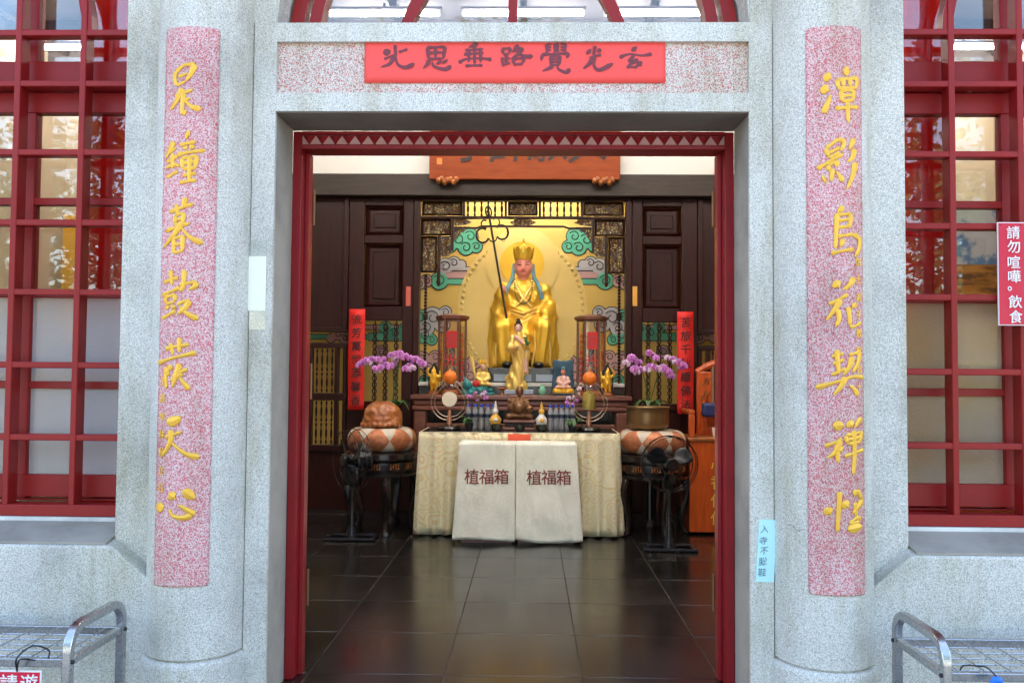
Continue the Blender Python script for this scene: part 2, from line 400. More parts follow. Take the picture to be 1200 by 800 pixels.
# ---------------------------------------------------------------- writing
_gl = {}
def glyph(ch):
    if ch not in _gl:
        cu = bpy.data.curves.new('g', 'FONT'); cu.body = ch; cu.size = 1; cu.align_x = 'CENTER'; cu.offset = 0.006; cu.resolution_u = 3; cu.extrude = 0.5
        o = bpy.data.objects.new('g', cu); COL.objects.link(o); dg = bpy.context.evaluated_depsgraph_get(); dg.update()
        me = bpy.data.meshes.new_from_object(o.evaluated_get(dg)); vs = [v.co.copy() for v in me.vertices]; fs = [tuple(p.vertices) for p in me.polygons]
        if vs:
            cy = (min(v.y for v in vs) + max(v.y for v in vs)) / 2
            for v in vs: v.y -= cy
        bpy.data.objects.remove(o); _gl[ch] = (vs, fs)
    return _gl[ch]
def write(ch, c, size, mat, parent, right=Vector((1,0,0)), up=Vector((0,0,1)), thick=.003, name='character', sx=1.0, slant=0.0, wob=0.0, warp=None):
    vs, fs = glyph(ch); c = Vector(c); nrm = right.cross(up)
    if not vs: return None
    mb = MB(); out = []
    for v in vs:
        x, y = v.x * sx + v.y * slant, v.y
        if wob:
            x += wob * noise.noise((v.x*3.1, v.y*3.1, ord(ch) % 97)); y += wob * noise.noise((v.x*3.1 + 9, v.y*3.1, ord(ch) % 89)) + v.x * wob * 1.2
        out.append(c + right * (x * size) + up * (y * size) + nrm * (v.z * thick))
    if warp: out = [warp(p) for p in out]
    mb.add(out, fs)
    return build(mb, name, mat, parent)
def spline(pts, n):
    if len(pts) == 2: return [tuple(a + (b - a) * i / n for a, b in zip(*pts)) for i in range(n + 1)]
    P = [pts[0]] + list(pts) + [pts[-1]]; out = []
    seg = len(pts) - 1
    for i in range(n + 1):
        s = i / n * seg; k = min(int(s), seg - 1); t = s - k
        p0, p1, p2, p3 = P[k:k+4]
        out.append(tuple(.5 * ((2*b) + (c-a)*t + (2*a-5*b+4*c-d)*t*t + (3*b-a-3*c+d)*t**3) for a, b, c, d in zip(p0, p1, p2, p3)))
    return out
PROF = {'h': lambda t: .80 + .45*math.exp(-(t/.16)**2) - .25*math.sin(math.pi*t) + .35*math.exp(-((t-1)/.18)**2),
        'p': lambda t: 1.15*(1-t)**.7 + .22, 'n': lambda t: .45 + .95*t**1.4 * (1 if t < .86 else max(.15, (1-t)/.14)),
        'd': lambda t: .55 + 1.25*math.sin(math.pi*min(1, .12 + .88*t))**.8, 'v': lambda t: .95 + .3*math.exp(-(t/.12)**2) - .25*t}
def brush(text, surf, sc, w, ht):
    """brush strokes 'kind x y x y ...; ...' swept as raised rounded ribbons; surf maps (x, y, height) to the place"""
    mb = MB()
    for st in text.split(';'):
        st = st.split()
        if not st: continue
        kind = st[0]; q = list(map(float, st[1:])); pts = [(q[i], q[i+1]) for i in range(0, len(q), 2)]
        ln = sum(math.dist(a, b) for a, b in zip(pts, pts[1:])); n = max(6, int(ln / (w * sc) * 2.2) + 3)
        sp = spline(pts, n); vs = []
        for i, p in enumerate(sp):
            a = sp[max(i-1, 0)]; b = sp[min(i+1, n)]; tx, ty = b[0]-a[0], b[1]-a[1]; l = math.hypot(tx, ty) or 1; tx /= l; ty /= l
            t = i / n; ww = w * sc * PROF[kind](t) * .5
            e = min(t * n, (1 - t) * n)
            if e < 1.01: ww *= (.38, .85)[int(e)] if e < 1 else .85
            nx, ny = -ty, tx; h = ht * min(1.0, ww / (w * sc * .5))
            for u, hh in ((-1, -.3), (-.86, .30), (0, 1), (.86, .30), (1, -.3)):
                vs.append(surf(p[0] + nx*ww*u, p[1] + ny*ww*u, h*hh))
        fs = []
        for i in range(n):
            for j in range(4): fs.append((i*5+j, i*5+j+1, i*5+j+6, i*5+j+5))
        fs += [(0, 1, 2, 3, 4), tuple(n*5 + j for j in (4, 3, 2, 1, 0))]
        mb.add(vs, fs)
    return mb
# traced brush strokes: (x origin, y origin, scale, {strokes})
LEFT_TXT = [(170, 60, 3.2, [
 'v 126 76 119 98 128 128; h 128 76 160 54 200 50; p 200 50 186 85 164 116; h 138 95 172 86; h 130 127 164 115; p 152 140 130 182 98 222; h 122 168 192 146; v 158 160 152 198 149 238; p 150 236 170 222; h 150 190 182 177; n 162 186 190 210 224 216',
 'p 116 338 96 370 75 402; h 98 376 126 362; h 84 412 132 394; v 110 382 108 440; h 84 470 132 450; d 92 424 96 438; d 126 418 118 434; d 164 310 181 318; h 142 352 200 340; p 160 358 166 374; p 190 352 182 372; h 130 388 236 370; v 148 402 152 444; h 150 402 205 393; v 205 393 198 440; h 155 421 196 415; h 155 443 198 438; v 178 396 176 488; h 152 466 202 458; h 140 493 202 483',
 'h 98 602 192 572; v 124 574 131 612; p 162 549 150 594; v 120 616 118 652; h 120 616 156 606; v 156 606 150 646; h 122 633 150 627; h 120 651 150 645; h 80 672 178 645; p 152 640 112 690 64 736; n 146 664 180 700 226 720; v 114 702 112 758; h 115 703 151 692; v 151 692 148 752; h 116 726 147 721; h 114 755 148 750']),
 (170, 300, 4.44, [
 'v 138 72 146 152; h 98 134 184 112; h 84 204 192 164; v 104 212 108 250; h 106 213 166 200; v 166 200 160 240; h 110 248 160 238; p 114 258 122 282; p 158 254 146 280; h 84 322 124 306 168 284; v 216 72 210 150 194 184; h 190 152 248 138 274 134; p 274 134 268 158 236 176; h 176 252 212 236 242 232; p 242 232 216 272 172 306; n 188 262 230 300 284 328',
 'h 106 482 168 470 236 460; v 138 452 150 512; v 186 424 186 502; h 58 556 150 530 272 502; v 112 578 104 628 110 688; d 100 604 134 590; p 140 566 124 604; h 150 626 228 586; p 188 558 164 630 146 684; h 138 646 204 612; n 184 628 208 660 238 694']),
 (170, 470, 5.0, [
 'd 128 124 172 116 218 94; h 118 212 168 196 222 178; p 152 168 152 228 120 292 82 326; n 150 234 210 286 262 316 318 326',
 'd 82 594 74 656; n 142 628 160 668 220 682 288 662; p 290 664 244 634 192 602; d 142 538 182 574; d 226 518 292 572'])]
RIGHT_TXT = [(940, 70, 3.33, [
 'd 74 62 106 76; d 64 110 98 122; p 74 208 90 172 102 134; d 148 44 180 46; h 124 82 212 66; v 124 82 131 116; v 212 66 204 110; v 150 76 150 110; v 180 72 176 108; h 130 114 206 105; v 140 122 145 164; h 142 123 196 115; v 196 115 190 156; h 146 142 190 136; h 145 162 192 155; h 118 192 214 180; v 168 160 170 244',
 'v 84 346 96 384; h 86 344 130 311; v 130 311 154 322 140 356; h 96 364 134 344; h 98 384 134 362; h 54 424 100 396 150 368; v 92 412 98 438; h 94 412 128 394; p 128 394 120 424; v 110 426 104 474; d 72 468 86 462; n 124 436 150 476; p 196 306 172 352; p 196 344 190 378 162 402; p 202 398 190 450 162 510',
 'p 150 572 126 602; v 126 600 120 738; h 128 606 182 600; v 182 600 178 652; h 130 629 176 622; h 128 656 180 648; h 124 690 192 680; h 104 756 146 746 192 738; v 192 680 222 698 216 740 198 768; p 150 700 138 736']),
 (940, 310, 4.71, [
 'd 164 92 192 128; p 274 70 250 112 208 140; h 138 218 190 192 240 164; p 198 192 166 250 122 308; v 184 248 190 300 172 344; p 288 212 262 244; v 240 232 250 290 252 342; h 252 344 288 336 322 316; ',
 'h 152 508 214 490; h 158 548 218 524; h 152 608 228 574; v 178 468 190 604; h 246 498 314 480; v 314 480 302 540 268 594; p 266 508 250 560 212 612; h 74 678 180 646 270 618 338 622; p 226 620 202 670 158 722; n 246 664 280 690 302 724']),
 (940, 470, 4.71, [
 'd 158 136 218 132; h 118 248 180 222 206 206; p 198 212 172 280 128 314; v 184 268 186 338; d 186 258 208 280; d 244 108 266 146; p 322 92 278 148; v 226 190 240 238; h 230 188 328 170; v 328 170 312 226; h 240 212 316 200; h 244 236 314 226; h 222 304 338 268; v 276 160 280 290 272 404',
 'd 122 588 152 628; v 196 498 190 600 184 718; d 208 556 248 584; p 290 488 276 530; v 296 490 328 546; p 328 546 300 586 262 622; v 284 558 290 640; h 250 674 302 636; p 302 636 312 668; h 254 676 312 664; d 238 706 328 692'])]
BANNER_TXT = [
 'v 270 112 276 206; d 184 176 238 154; h 298 164 362 144; h 190 216 264 188; p 264 192 232 250 160 278; n 276 192 290 254 350 278 414 248',
 'v 510 130 520 222; h 508 131 642 124; v 642 124 626 216; v 570 130 570 206; h 524 170 622 165; h 522 216 622 210; p 522 226 510 252 478 286; n 545 234 560 270 640 292 688 264; d 590 230 606 252; d 634 224 648 246',
 'p 884 103 812 132; h 790 152 922 142; v 860 108 860 262; h 780 182 926 170; h 742 244 800 216 920 212 984 220; v 820 152 815 240; v 904 150 904 240; h 792 266 918 262',
 'v 1064 140 1074 180; h 1064 140 1126 135; v 1126 135 1116 176; h 1074 181 1116 176; v 1095 180 1095 246; h 1095 216 1122 210; v 1064 202 1070 260; h 1062 262 1122 242; p 1184 112 1138 168; h 1166 140 1216 134; p 1216 134 1180 180 1130 216; n 1160 150 1220 192 1294 196; v 1146 216 1150 256; h 1146 216 1226 206; v 1226 206 1216 250; h 1150 256 1216 250']
BANNER_TXT2 = [
 'v 255 104 262 172; h 258 110 294 106; h 262 131 290 127; h 262 152 290 148; h 310 106 348 130; p 346 103 304 136; h 310 140 350 164; p 346 138 304 168; v 396 100 388 168; h 360 106 394 102; h 360 129 390 126; h 360 151 388 148; h 222 182 422 174; v 224 182 216 230; v 422 174 402 210; v 284 196 290 264; h 284 196 356 190; v 356 190 350 260; h 290 217 350 212; h 290 239 350 235; h 290 262 350 258; p 300 264 276 284 222 306; n 336 262 346 292 402 314 428 284',
 'v 616 118 604 190; d 558 152 582 172; p 658 143 628 168; h 576 212 618 192 660 184; p 606 200 570 252 526 288; n 620 198 608 264 650 296 748 248',
 'd 894 130 918 158; h 796 204 870 180 960 190 1036 178; v 906 190 858 232; h 858 232 934 218; p 934 218 848 272; h 848 274 928 276; d 930 236 958 270']

# ---------------------------------------------------------------- the setting
struct(build(MB().box(-250, 250, -250, 3.40, -.40, -.15), 'ground', 'paving'))
floor = struct(build(MB().box(-5.3, 5.3, 3.40, 9.6, -.30, -.006), 'floor', 'grout'))
tile = None
for i in range(-5, 6):
    for j in range(10):
        x = .6 * i + .02; y = 3.79 + .6 * (j - 1) + .3
        y0 = max(y - .298, 3.56); 
        if y0 > 3.57 and tile is None:
            tile = build(MB().box(x-.298, x+.298, y-.298, y+.298, -.012, 0), 'floor_tile', 'slate', floor, bev=.0015, bseg=1)
        elif tile and y0 > 3.57: dup(tile, (x, y, -.006), floor)
        else:
            build(MB().box(x-.298, x+.298, y0, y+.298, -.012, 0), 'floor_tile', 'slate', floor, bev=.0015, bseg=1)
for sgn in (-1, 1): build(MB().box(min(sgn*3.302, sgn*5.3), max(sgn*3.302, sgn*5.3), 3.9, 9.6, -.012, -.0012), 'floor_margin', 'slate', floor)
build(MB().box(-1.6, 1.6, 3.402, 3.558, -.012, -.002), 'threshold', 'sill', floor)
CEIL = 4.75
ceil = struct(build(MB().box(-5.3, 5.3, 3.75, 9.6, CEIL, CEIL + .08), 'ceiling', 'ceiling_paint'))
for y in (4.6, 5.9, 7.1, 8.2, 8.95): build(MB().box(-5.2, 5.2, y - .05, y + .05, CEIL - .14, CEIL - .001), 'ceiling_beam', 'beam_grey', ceil)
for x in (-4.9, -3.6, -2.4, -1.2, 0, 1.2, 2.4, 3.6, 4.9): build(MB().box(x - .03, x + .03, 3.9, 9.5, CEIL - .07, CEIL - .002), 'ceiling_batten', 'beam_grey', ceil)
build(MB().box(-2.6, 2.6, 8.12, 8.20, 4.25, CEIL - .145), 'ceiling_beam', 'beam_grey', ceil)
struct(build(MB().box(-5.3, 5.3, 9.3, 9.5, -.1, CEIL), 'wall_back', 'beige_wall'))
for s_, nm in ((-1, 'wall_left'), (1, 'wall_right')): struct(build(MB().box(min(s_*5.1, s_*5.3), max(s_*5.1, s_*5.3), 3.8, 9.3, -.1, CEIL), nm, 'beige_wall'))

# ---------------------------------------------------------------- temple front
fac = thing('temple_front', 'pale washed-stone temple front with two round columns and red lattice windows', 'building', (0, 3.44, 0))
FW = 3.44
for s_ in (-1, 1):
    x0, x1 = sorted((s_*.970, s_*1.59))
    build(MB().box(x0, x1, FW, 3.72, -.15, 4.9), 'pilaster', 'stone', fac, bev=.006)
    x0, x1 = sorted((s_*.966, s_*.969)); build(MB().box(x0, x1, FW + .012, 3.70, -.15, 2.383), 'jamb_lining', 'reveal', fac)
    x0, x1 = sorted((s_*.963, s_*1.055)); build(MB().box(x0 if s_ > 0 else x0, x1, FW - .010, FW + .01, -.15, 2.752), 'jamb_casing', 'stone', fac)
    x0, x1 = sorted((s_*3.2, s_*6.0)); build(MB().box(x0, x1, 3.5, 3.8, .6, 4.9), 'outer_wall', 'stone', fac)
    # column
    cx = s_ * 1.250; r = .192
    cm = MB(); n = 48
    prof = [(r, z) for z in (.235, 1.0, 2.0, 3.0, 4.9)]
    cm.lathe([(r - .02, .205), (r, .222)] + prof, (cx, FW + .01, 0), n)
    build(cm, 'column', 'stone', fac, smooth=True)
    build(MB().lathe([(.207, -.15), (.207, .185), (.205, .198), (.199, .207), (.188, .212), (.16, .214)], (cx, FW + .012, 0), n), 'column_base', 'stone', fac, smooth=True)
    build(MB().box(min(s_*1.062, s_*1.45), max(s_*1.062, s_*1.45), FW - .024, FW + .006, -.15, .190), 'plinth_block', 'stone', fac, bev=.012)
    # inscription panel wrapped on the column
    z0, z1 = .50, 2.665; rp = r + .005
    def pf(u, v, a=.575):
        z = z0 + (z1 - z0) * v; e = min(z - z0, z1 - z); q = 1.0
        if e < .03: q = 1 - .05 * (1 - math.sqrt(max(0, 1 - (1 - e / .03) ** 2)))
        th = (u * 2 - 1) * a * q
        return Vector((cx + rp * math.sin(th), FW + .01 - rp * math.cos(th), z))
    vsamp = [0, .002, .005, .009, .014]; vsamp = vsamp + [.014 + .972 * i / 12 for i in range(1, 12)] + [1 - a for a in vsamp[::-1]]
    pm = MB(); pm.grid(20, len(vsamp) - 1, lambda u, v: pf(u, vsamp[int(round(v * (len(vsamp) - 1)))]))
    front = len(pm.v)
    pan = build(pm, 'inscription_panel', 'stone_red', fac, smooth=True)
    so_ = pan.modifiers.new('thick', 'SOLIDIFY'); so_.thickness = .008; so_.offset = -1
    for (ox, oy, sc, chars) in (LEFT_TXT if s_ < 0 else RIGHT_TXT):
        for ch in chars:
            def sf(x, y, h):
                px, py = ox + x / sc, oy + y / sc
                cl = 227.5 - (py - 30) * (19.5 / 660) if s_ < 0 else 976.5 + (py - 27) * (5.5 / 668)
                u = (px - cl) * 3.27 / 1000; z = at(px, py, 3.255).z; th = math.asin(max(-.95, min(.95, u / rp)))
                rr = rp + .0025 + h
                return Vector((cx + rr * math.sin(th), FW + .01 - rr * math.cos(th), z))
            build(brush(ch, sf, sc, 6.6, .0042), 'character', 'gold_paint', pan)
    # small signature characters beside the couplet
    sig = '壬辰年仲秋立石' if s_ < 0 else '信士弟子敬獻合十'
    for k, ch in enumerate(sig):
        py = (446 if s_ < 0 else 306) + k * 21
        th = -.42 if s_ < 0 else .44
        rt = Vector((math.cos(th), math.sin(th), 0))
        write(ch, (cx + (rp + .002) * math.sin(th), FW + .01 - (rp + .002) * math.cos(th), at(200 if s_ < 0 else 1005, py, 3.26).z), .036, 'gold_paint', pan, rt, thick=.002, sx=.8)

crk = [at(px, 621 + 3*math.sin(px*.11) + 2*math.sin(px*.37), 3.25).z for px in range(905, 1046, 5)]
cpts = [(1.25 + .1925*math.sin(-1.05 + 2.15*i/(len(crk)-1)), FW + .01 - .1925*math.cos(-1.05 + 2.15*i/(len(crk)-1)), z) for i, z in enumerate(crk) if i < 9 or i > 20]
build(MB().tube(cpts[:9], [.0004] + [.0013]*7 + [.0004], 5), 'crack', 'sill', fac); build(MB().tube(cpts[9:], [.0004] + [.0012]*(len(cpts) - 11) + [.0004], 5), 'crack', 'sill', fac)
# lintel with sunk red pebble panel
ln = build(MB().box(-.9629, .9629, FW - .010, 3.70, 2.386, 2.462), 'lintel', 'stone', fac)
build(MB().box(-.9629, .9629, FW - .010, 3.66, 2.674, 2.752), 'lintel_top', 'stone', ln)
build(MB().box(-.9627, .9627, FW + .0095, 3.65, 2.463, 2.6735), 'lintel_panel', 'stone_pink', ln)
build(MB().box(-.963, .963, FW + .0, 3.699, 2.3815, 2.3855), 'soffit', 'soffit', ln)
# arched transom above the lintel
def arc(cx, cz, r, a0, a1, n=24): return [(cx + r * math.cos(a0 + (a1 - a0) * i / n), cz + r * math.sin(a0 + (a1 - a0) * i / n)) for i in range(n + 1)]
AC, AR = 2.70, .96
ap = arc(0, AC, AR + .012, R(3), R(177))
poly = [(.969, 4.9), (.969, ap[0][1])] + [(max(-.968, min(.968, a)), b) for a, b in ap] + [(-.969, ap[-1][1]), (-.969, 4.9)]
build(MB().prism(poly, FW + .004, 3.70), 'arch_wall', 'stone', fac)
tw = build(MB().band(arc(0, AC, AR - .03, R(3), R(177), 36), .055, 3.58, 3.69), 'arched_transom', 'red_paint', fac)
build(MB().band(arc(0, AC, AR - .10, R(3.6), R(176.4), 36), .05, 3.60, 3.68), 'transom_rim', 'red_paint', tw)
build(MB().band([(0, 2.753), (0, AC + AR - .12)], .04, 3.61, 3.67), 'transom_bar', 'red_paint', tw)
for s_ in (-1, 1):
    build(MB().band([(s_ * (.475 - .11 * t - .30 * t * t), 2.753 + .55 * t) for t in [i / 10 for i in range(11)]], .05, 3.612, 3.668), 'transom_bar', 'red_paint', tw)
build(MB().prism(arc(0, AC, AR - .06, R(3.5), R(176.5), 24), 3.640, 3.644), 'pane', 'glass', tw)
# eaves
ev = build(MB().box(-7, 7, 2.75, 9.9, 4.98, 5.14), 'roof', 'tile_roof', fac)
build(MB().box(-7, 7, 2.8, 9.9, 4.902, 4.979), 'roof_slab', 'beam_grey', ev)
for s_ in (-1, 1): build(MB().box(min(s_*5.31, s_*5.6), max(s_*5.31, s_*5.6), 3.81, 9.85, -.15, 4.9), 'side_wall', 'stone', fac)
build(MB().box(-5.6, 5.6, 9.61, 9.9, -.15, 4.9), 'rear_wall', 'stone', fac)

# windows, low walls, sills
ZB = [1.035, 1.343, 1.655, 1.955, 2.26, 2.56, 2.783]
for s_ in (-1, 1):
    def X(a, b): return sorted((s_ * a, s_ * b))
    pl = [(1.405, -.15), (1.405, .48), (1.42, .505), (1.56, .622), (1.59, .628), (6, .628), (6, -.15)]
    lw = MB(); vs = [(s_*x, 3.365, z) for x, z in pl] + [(s_*x, 3.62, z + (.045 if z > .6 else 0)) for x, z in pl]; k = len(pl)
    lw.add(vs, [tuple(range(k)), tuple(range(2*k-1, k-1, -1))] + [(i, i+k, (i+1) % k + k, (i+1) % k) for i in range(k)])
    low = build(lw, 'low_wall', 'stone', fac, bev=.008)
    sm = MB(); x0, x1 = X(1.592, 6)
    sm.add([(x0,3.378,.632),(x1,3.378,.632),(x1,3.60,.682),(x0,3.60,.682),(x0,3.378,.640),(x1,3.378,.640),(x1,3.60,.690),(x0,3.60,.690)], [(0,3,2,1),(4,5,6,7),(0,1,5,4),(1,2,6,5),(2,3,7,6),(3,0,4,7)])
    build(sm, 'window_sill', 'sill', low)
    build(MB().box(*X(1.592, 3.2), 3.585, 3.64, .686, .702), 'mortar_strip', 'mortar', low)
    x0, x1 = X(1.50, 3.2)
    win = build(MB().box(x0, x1, 3.598, 3.68, .703, .752), 'lattice_window', 'red_paint', fac, bev=.004)
    zt = 3.45
    hb = None
    for z in ZB + [3.08, 3.38]: build(MB().box(x0, x1, 3.603, 3.660, z - .0135, z + .0135), 'grille_bar', 'red_paint', win, bev=.004)
    for xx in (1.858, 2.143, 2.428, 2.713, 2.998, 3.185):
        build(MB().box(*X(xx - .0135, xx + .0135), 3.600, 3.668, .75, zt), 'grille_bar', 'red_paint', win, bev=.004)
    build(MB().band(arc(s_*2.428, 2.783, .582, R(0), R(180)), .045, 3.606, 3.664), 'grille_arch', 'red_paint', win)
    # sash behind the grille
    yb = 3.712
    for (za, zb_) in ((.752, .762), (.770, .866), (1.24, 1.272), (1.64, 1.668), (2.052, 2.084), (2.462, 2.552), (2.60, 2.692)):
        d = .012 if zb_ - za > .05 else 0
        build(MB().box(x0, x1, yb - d, yb + .045, za, zb_), 'sash_rail', 'red_paint', win, bev=.003)
    build(MB().box(x0, x1, yb - .028, yb + .03, 2.556, 2.597), 'sash_rail', 'door_red', win, bev=.003)
    for xx in (2.15, 2.76, 3.17): build(MB().box(*X(xx - .03, xx + .03), yb - .005, yb + .05, .762, zt), 'sash_stile', 'red_paint', win, bev=.003)
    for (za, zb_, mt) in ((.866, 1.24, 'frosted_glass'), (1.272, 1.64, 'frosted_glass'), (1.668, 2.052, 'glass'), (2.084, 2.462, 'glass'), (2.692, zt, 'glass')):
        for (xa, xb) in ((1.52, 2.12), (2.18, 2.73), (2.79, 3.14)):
            build(MB().box(*X(xa, xb), yb + .018, yb + .022, za, zb_), 'pane', 'pebbled_glow_glass' if mt == 'frosted_glass' and s_ > 0 else mt, win)
    build(MB().box(*X(1.50, 3.2), 3.60, 3.75, zt, zt + .06), 'window_head', 'red_paint', win)
    build(MB().box(*X(1.591, 3.2), 3.50, 3.72, zt + .062, 4.9), 'wall_over_window', 'stone', fac)
    build(MB().box(*X(1.56, 3.2), 3.625, 3.76, .0, .70), 'parapet_back', 'beige_wall', low)

# ---------------------------------------------------------------- red door frame and leaves
dfm = thing('door_frame', 'dark red wooden door frame with a row of pyramid studs along its head', 'door frame', (0, 3.72, 0))
for s_ in (-1, 1):
    x0, x1 = sorted((s_*.926, s_*.965)); build(MB().box(x0, x1, 3.70, 3.83, 0.001, 2.379), 'jamb', 'door_red', dfm, bev=.003)
    x0, x1 = sorted((s_*.908, s_*.9255)); build(MB().box(x0, x1, 3.765, 3.828, 0.001, 2.30), 'door_stop', 'door_red', dfm, bev=.002)
build(MB().box(-.9255, .9255, 3.705, 3.83, 2.305, 2.379), 'head', 'door_red', dfm)
build(MB().box(-.9250, .9250, 3.690, 3.704, 2.362, 2.378), 'head_moulding', 'door_red', dfm, bev=.003)
build(MB().box(-.9250, .9250, 3.682, 3.704, 2.297, 2.318), 'head_moulding', 'door_red', dfm, bev=.003)
build(MB().box(-.9245, .9245, 3.7026, 3.7048, 2.3185, 2.3615), 'stud_back', 'stud_back', dfm)
pw = 1.846 / 32; st0 = None
for i in range(32):
    x = -.923 + pw * (i + .5)
    if st0 is None:
        st0 = build(MB().add([(x-pw/2,3.7025,2.361),(x+pw/2,3.7025,2.361),(x,3.7025,2.3195),(x,3.678,2.352)], [(0,2,3),(2,1,3),(1,0,3),(0,1,2)]), 'pyramid_stud', 'door_red', dfm)
        sc_ = wloc(st0)
    else: dup(st0, sc_ + Vector((pw * i, 0, 0)), dfm)
for s_ in (-1, 1):
    dl = thing('door_leaf', 'open dark red door leaf folded back behind the %s jamb' % ('left' if s_ < 0 else 'right'), 'door', (s_*.913, 3.85, 0.01), 'red door leaves')
    a = R(112); ca, sa = math.cos(a), math.sin(a)
    rot = Matrix.Rotation(s_ * -(a - R(0)), 3, 'Z')
    hx, hy = s_ * .911, 3.846
    dirv = Vector((-s_ * math.cos(a), math.sin(a), 0)); nv = Vector((s_*math.sin(a), s_ * s_ * math.cos(a), 0))
    rm = Matrix((dirv, Vector((-dirv.y, dirv.x, 0)), Vector((0, 0, 1)))).transposed()
    c = Vector((hx, hy, 0)) + dirv * .445 + Vector((s_*.028, 0.008, 1.15))
    leaf = build(MB().cbox(c, .88, .042, 2.28, rm), 'leaf', 'door_red', dl, bev=.003)
    for z in (.28, 1.2, 1.99): build(MB().tube([(hx - s_*.006, hy - .004, z), (hx - s_*.006, hy - .004, z + .16)], .0065, 8), 'hinge', 'bronze', leaf, smooth=True)
    for z in (.55, 1.55): build(MB().cbox(c + Vector((0, 0, z - 1.15)), .62, .052, .7, rm), 'leaf_panel', 'door_red', leaf, bev=.006)

# ---------------------------------------------------------------- lamps
lamp_n = 0
def lamp(x, y, z, ln_, label):
    t = thing('fluorescent_lamp', label, 'lamp', (x, y, z), 'fluorescent lamps on the hall ceiling')
    build(MB().box(x - ln_/2, x + ln_/2, y - .03, y + .03, z + .03, z + .06), 'housing', 'ceiling_paint', t, bev=.005)
    build(MB().tube([(x - ln_/2 + .03, y, z), (x + ln_/2 - .03, y, z)], .019, 10), 'tube', 'tube_light', t, smooth=True)
    for e in (-1, 1): build(MB().box(x + e*(ln_/2 - .02) - .01, x + e*(ln_/2 - .02) + .01, y - .02, y + .02, z - .02, z + .03), 'lamp_holder', 'sign_white', t)
    build(MB().tube([(x, y, z + .055), (x, y, max(z + .1, CEIL - .07))], .012, 6), 'suspension', 'beam_grey', t)
ZL = 4.58
for pa, pb, lb in ((383, 518, 'left'), (540, 687, 'middle'), (716, 826, 'right')):
    a_ = at(pa, 10, 7.62); b_ = at(pb, 10, 7.62); lamp((a_.x + b_.x) / 2, 7.62, ZL, max(1.0, b_.x - a_.x), 'lit fluorescent tube seen through the arched transom, %s one of three' % lb)
for s_, lb in ((-1, 'left'), (1, 'right')):
    lamp(s_ * 4.35, 8.42, ZL, 1.7, 'lit fluorescent tube high behind the %s lattice window' % lb)
for x, lb in ((-1.5, 'left'), (0, 'middle'), (1.5, 'right')):  # two unseen rows, added to light the altar from the front
    lamp(x, 5.7, ZL, 1.2, 'added unseen fluorescent tube over the middle of the hall, %s one' % lb)
    lamp(x, 4.45, ZL, 1.2, 'added unseen fluorescent tube over the hall just inside the door, %s one' % lb)
for s_, lb in ((-1, 'left'), (1, 'right')): lamp(s_ * 2.95, 4.12, ZL, 1.2, 'added unseen fluorescent tube over the %s end of the hall behind the window' % lb)  # unseen pair, added to brighten what stands behind the side windows
# red hall columns
for s_, lb in ((-1, 'left'), (1, 'right')):
    hc = thing('hall_column', 'glossy bright red round column inside, behind the %s lattice window' % lb, 'column', (s_*2.03, 4.35, 0), 'red hall columns')
    build(MB().lathe([(.17, .12), (.168, 2.7), (.17, CEIL - .16)], (s_*2.03, 4.35, 0), 40), 'shaft', 'column_red', hc, smooth=True)
    build(MB().lathe([(.23, .0), (.235, .05), (.20, .10), (.19, .121)], (s_*2.03, 4.35, 0), 40), 'base', 'sill', hc, smooth=True)
# ---------------------------------------------------------------- altar wall
SY = 8.30
def PX(px, d=SY): return .06 + (px - 619) * d / 1000
struct(build(MB().box(-2.6, 2.6, 8.24, 8.40, 3.243, CEIL), 'wall_over_beam', 'white_wall'))
for s_, nm in ((-1, 'partition_left'), (1, 'partition_right')):
    struct(build(MB().box(min(s_*2.601, s_*2.68), max(s_*2.601, s_*2.68), 8.2, 9.3, 0, CEIL - .15), nm, 'white_wall'))
scr = thing('altar_screen', 'dark carved wooden altar screen with openwork panels round the yellow niche', 'screen', (0, SY, 0))
build(MB().box(-2.6, 2.6, 8.14, 8.40, 3.03, 3.242), 'beam', 'beam_wood', scr, bev=.008)
DW = 'dark_wood'
def frame(x0, x1, z0, z1, y0, parent, t=.022, dep=.03, back='fret_back', name='carved_panel'):
    p = build(MB().box(x0 + t, x1 - t, y0 + .022, y0 + .034, z0 + t, z1 - t), name, back, parent)
    m = MB()
    m.add([(x0,y0+.006,z0),(x1,y0+.006,z0),(x1,y0+.006,z1),(x0,y0+.006,z1),
           (x0+t*.45,y0-.012,z0+t*.45),(x1-t*.45,y0-.012,z0+t*.45),(x1-t*.45,y0-.012,z1-t*.45),(x0+t*.45,y0-.012,z1-t*.45),
           (x0+t,y0+.023,z0+t),(x1-t,y0+.023,z0+t),(x1-t,y0+.023,z1-t),(x0+t,y0+.023,z1-t)],
          [(0,1,5,4),(1,2,6,5),(2,3,7,6),(3,0,4,7),(4,5,9,8),(5,6,10,9),(6,7,11,10),(7,4,8,11)])
    build(m, 'panel_moulding', DW, p)
    return p
def scrolls(x0, x1, z0, z1, y0, parent, n, seed, mat='bronze'):
    rnd = random.Random(seed); m = MB()
    for _ in range(n):
        cx, cz = rnd.uniform(x0, x1), rnd.uniform(z0, z1); r = rnd.uniform(.010, .020); a0 = rnd.uniform(0, 6.3); dr = rnd.choice((-1, 1))
        m.tube([(cx + r*(1-t*.75)*math.cos(a0+dr*t*7.5), y0, cz + r*(1-t*.75)*math.sin(a0+dr*t*7.5)) for t in [i/9 for i in range(10)]], .0032, 4)
    m = build(m, 'carving', mat, parent); m['kind'] = 'stuff'; return m
spind = None
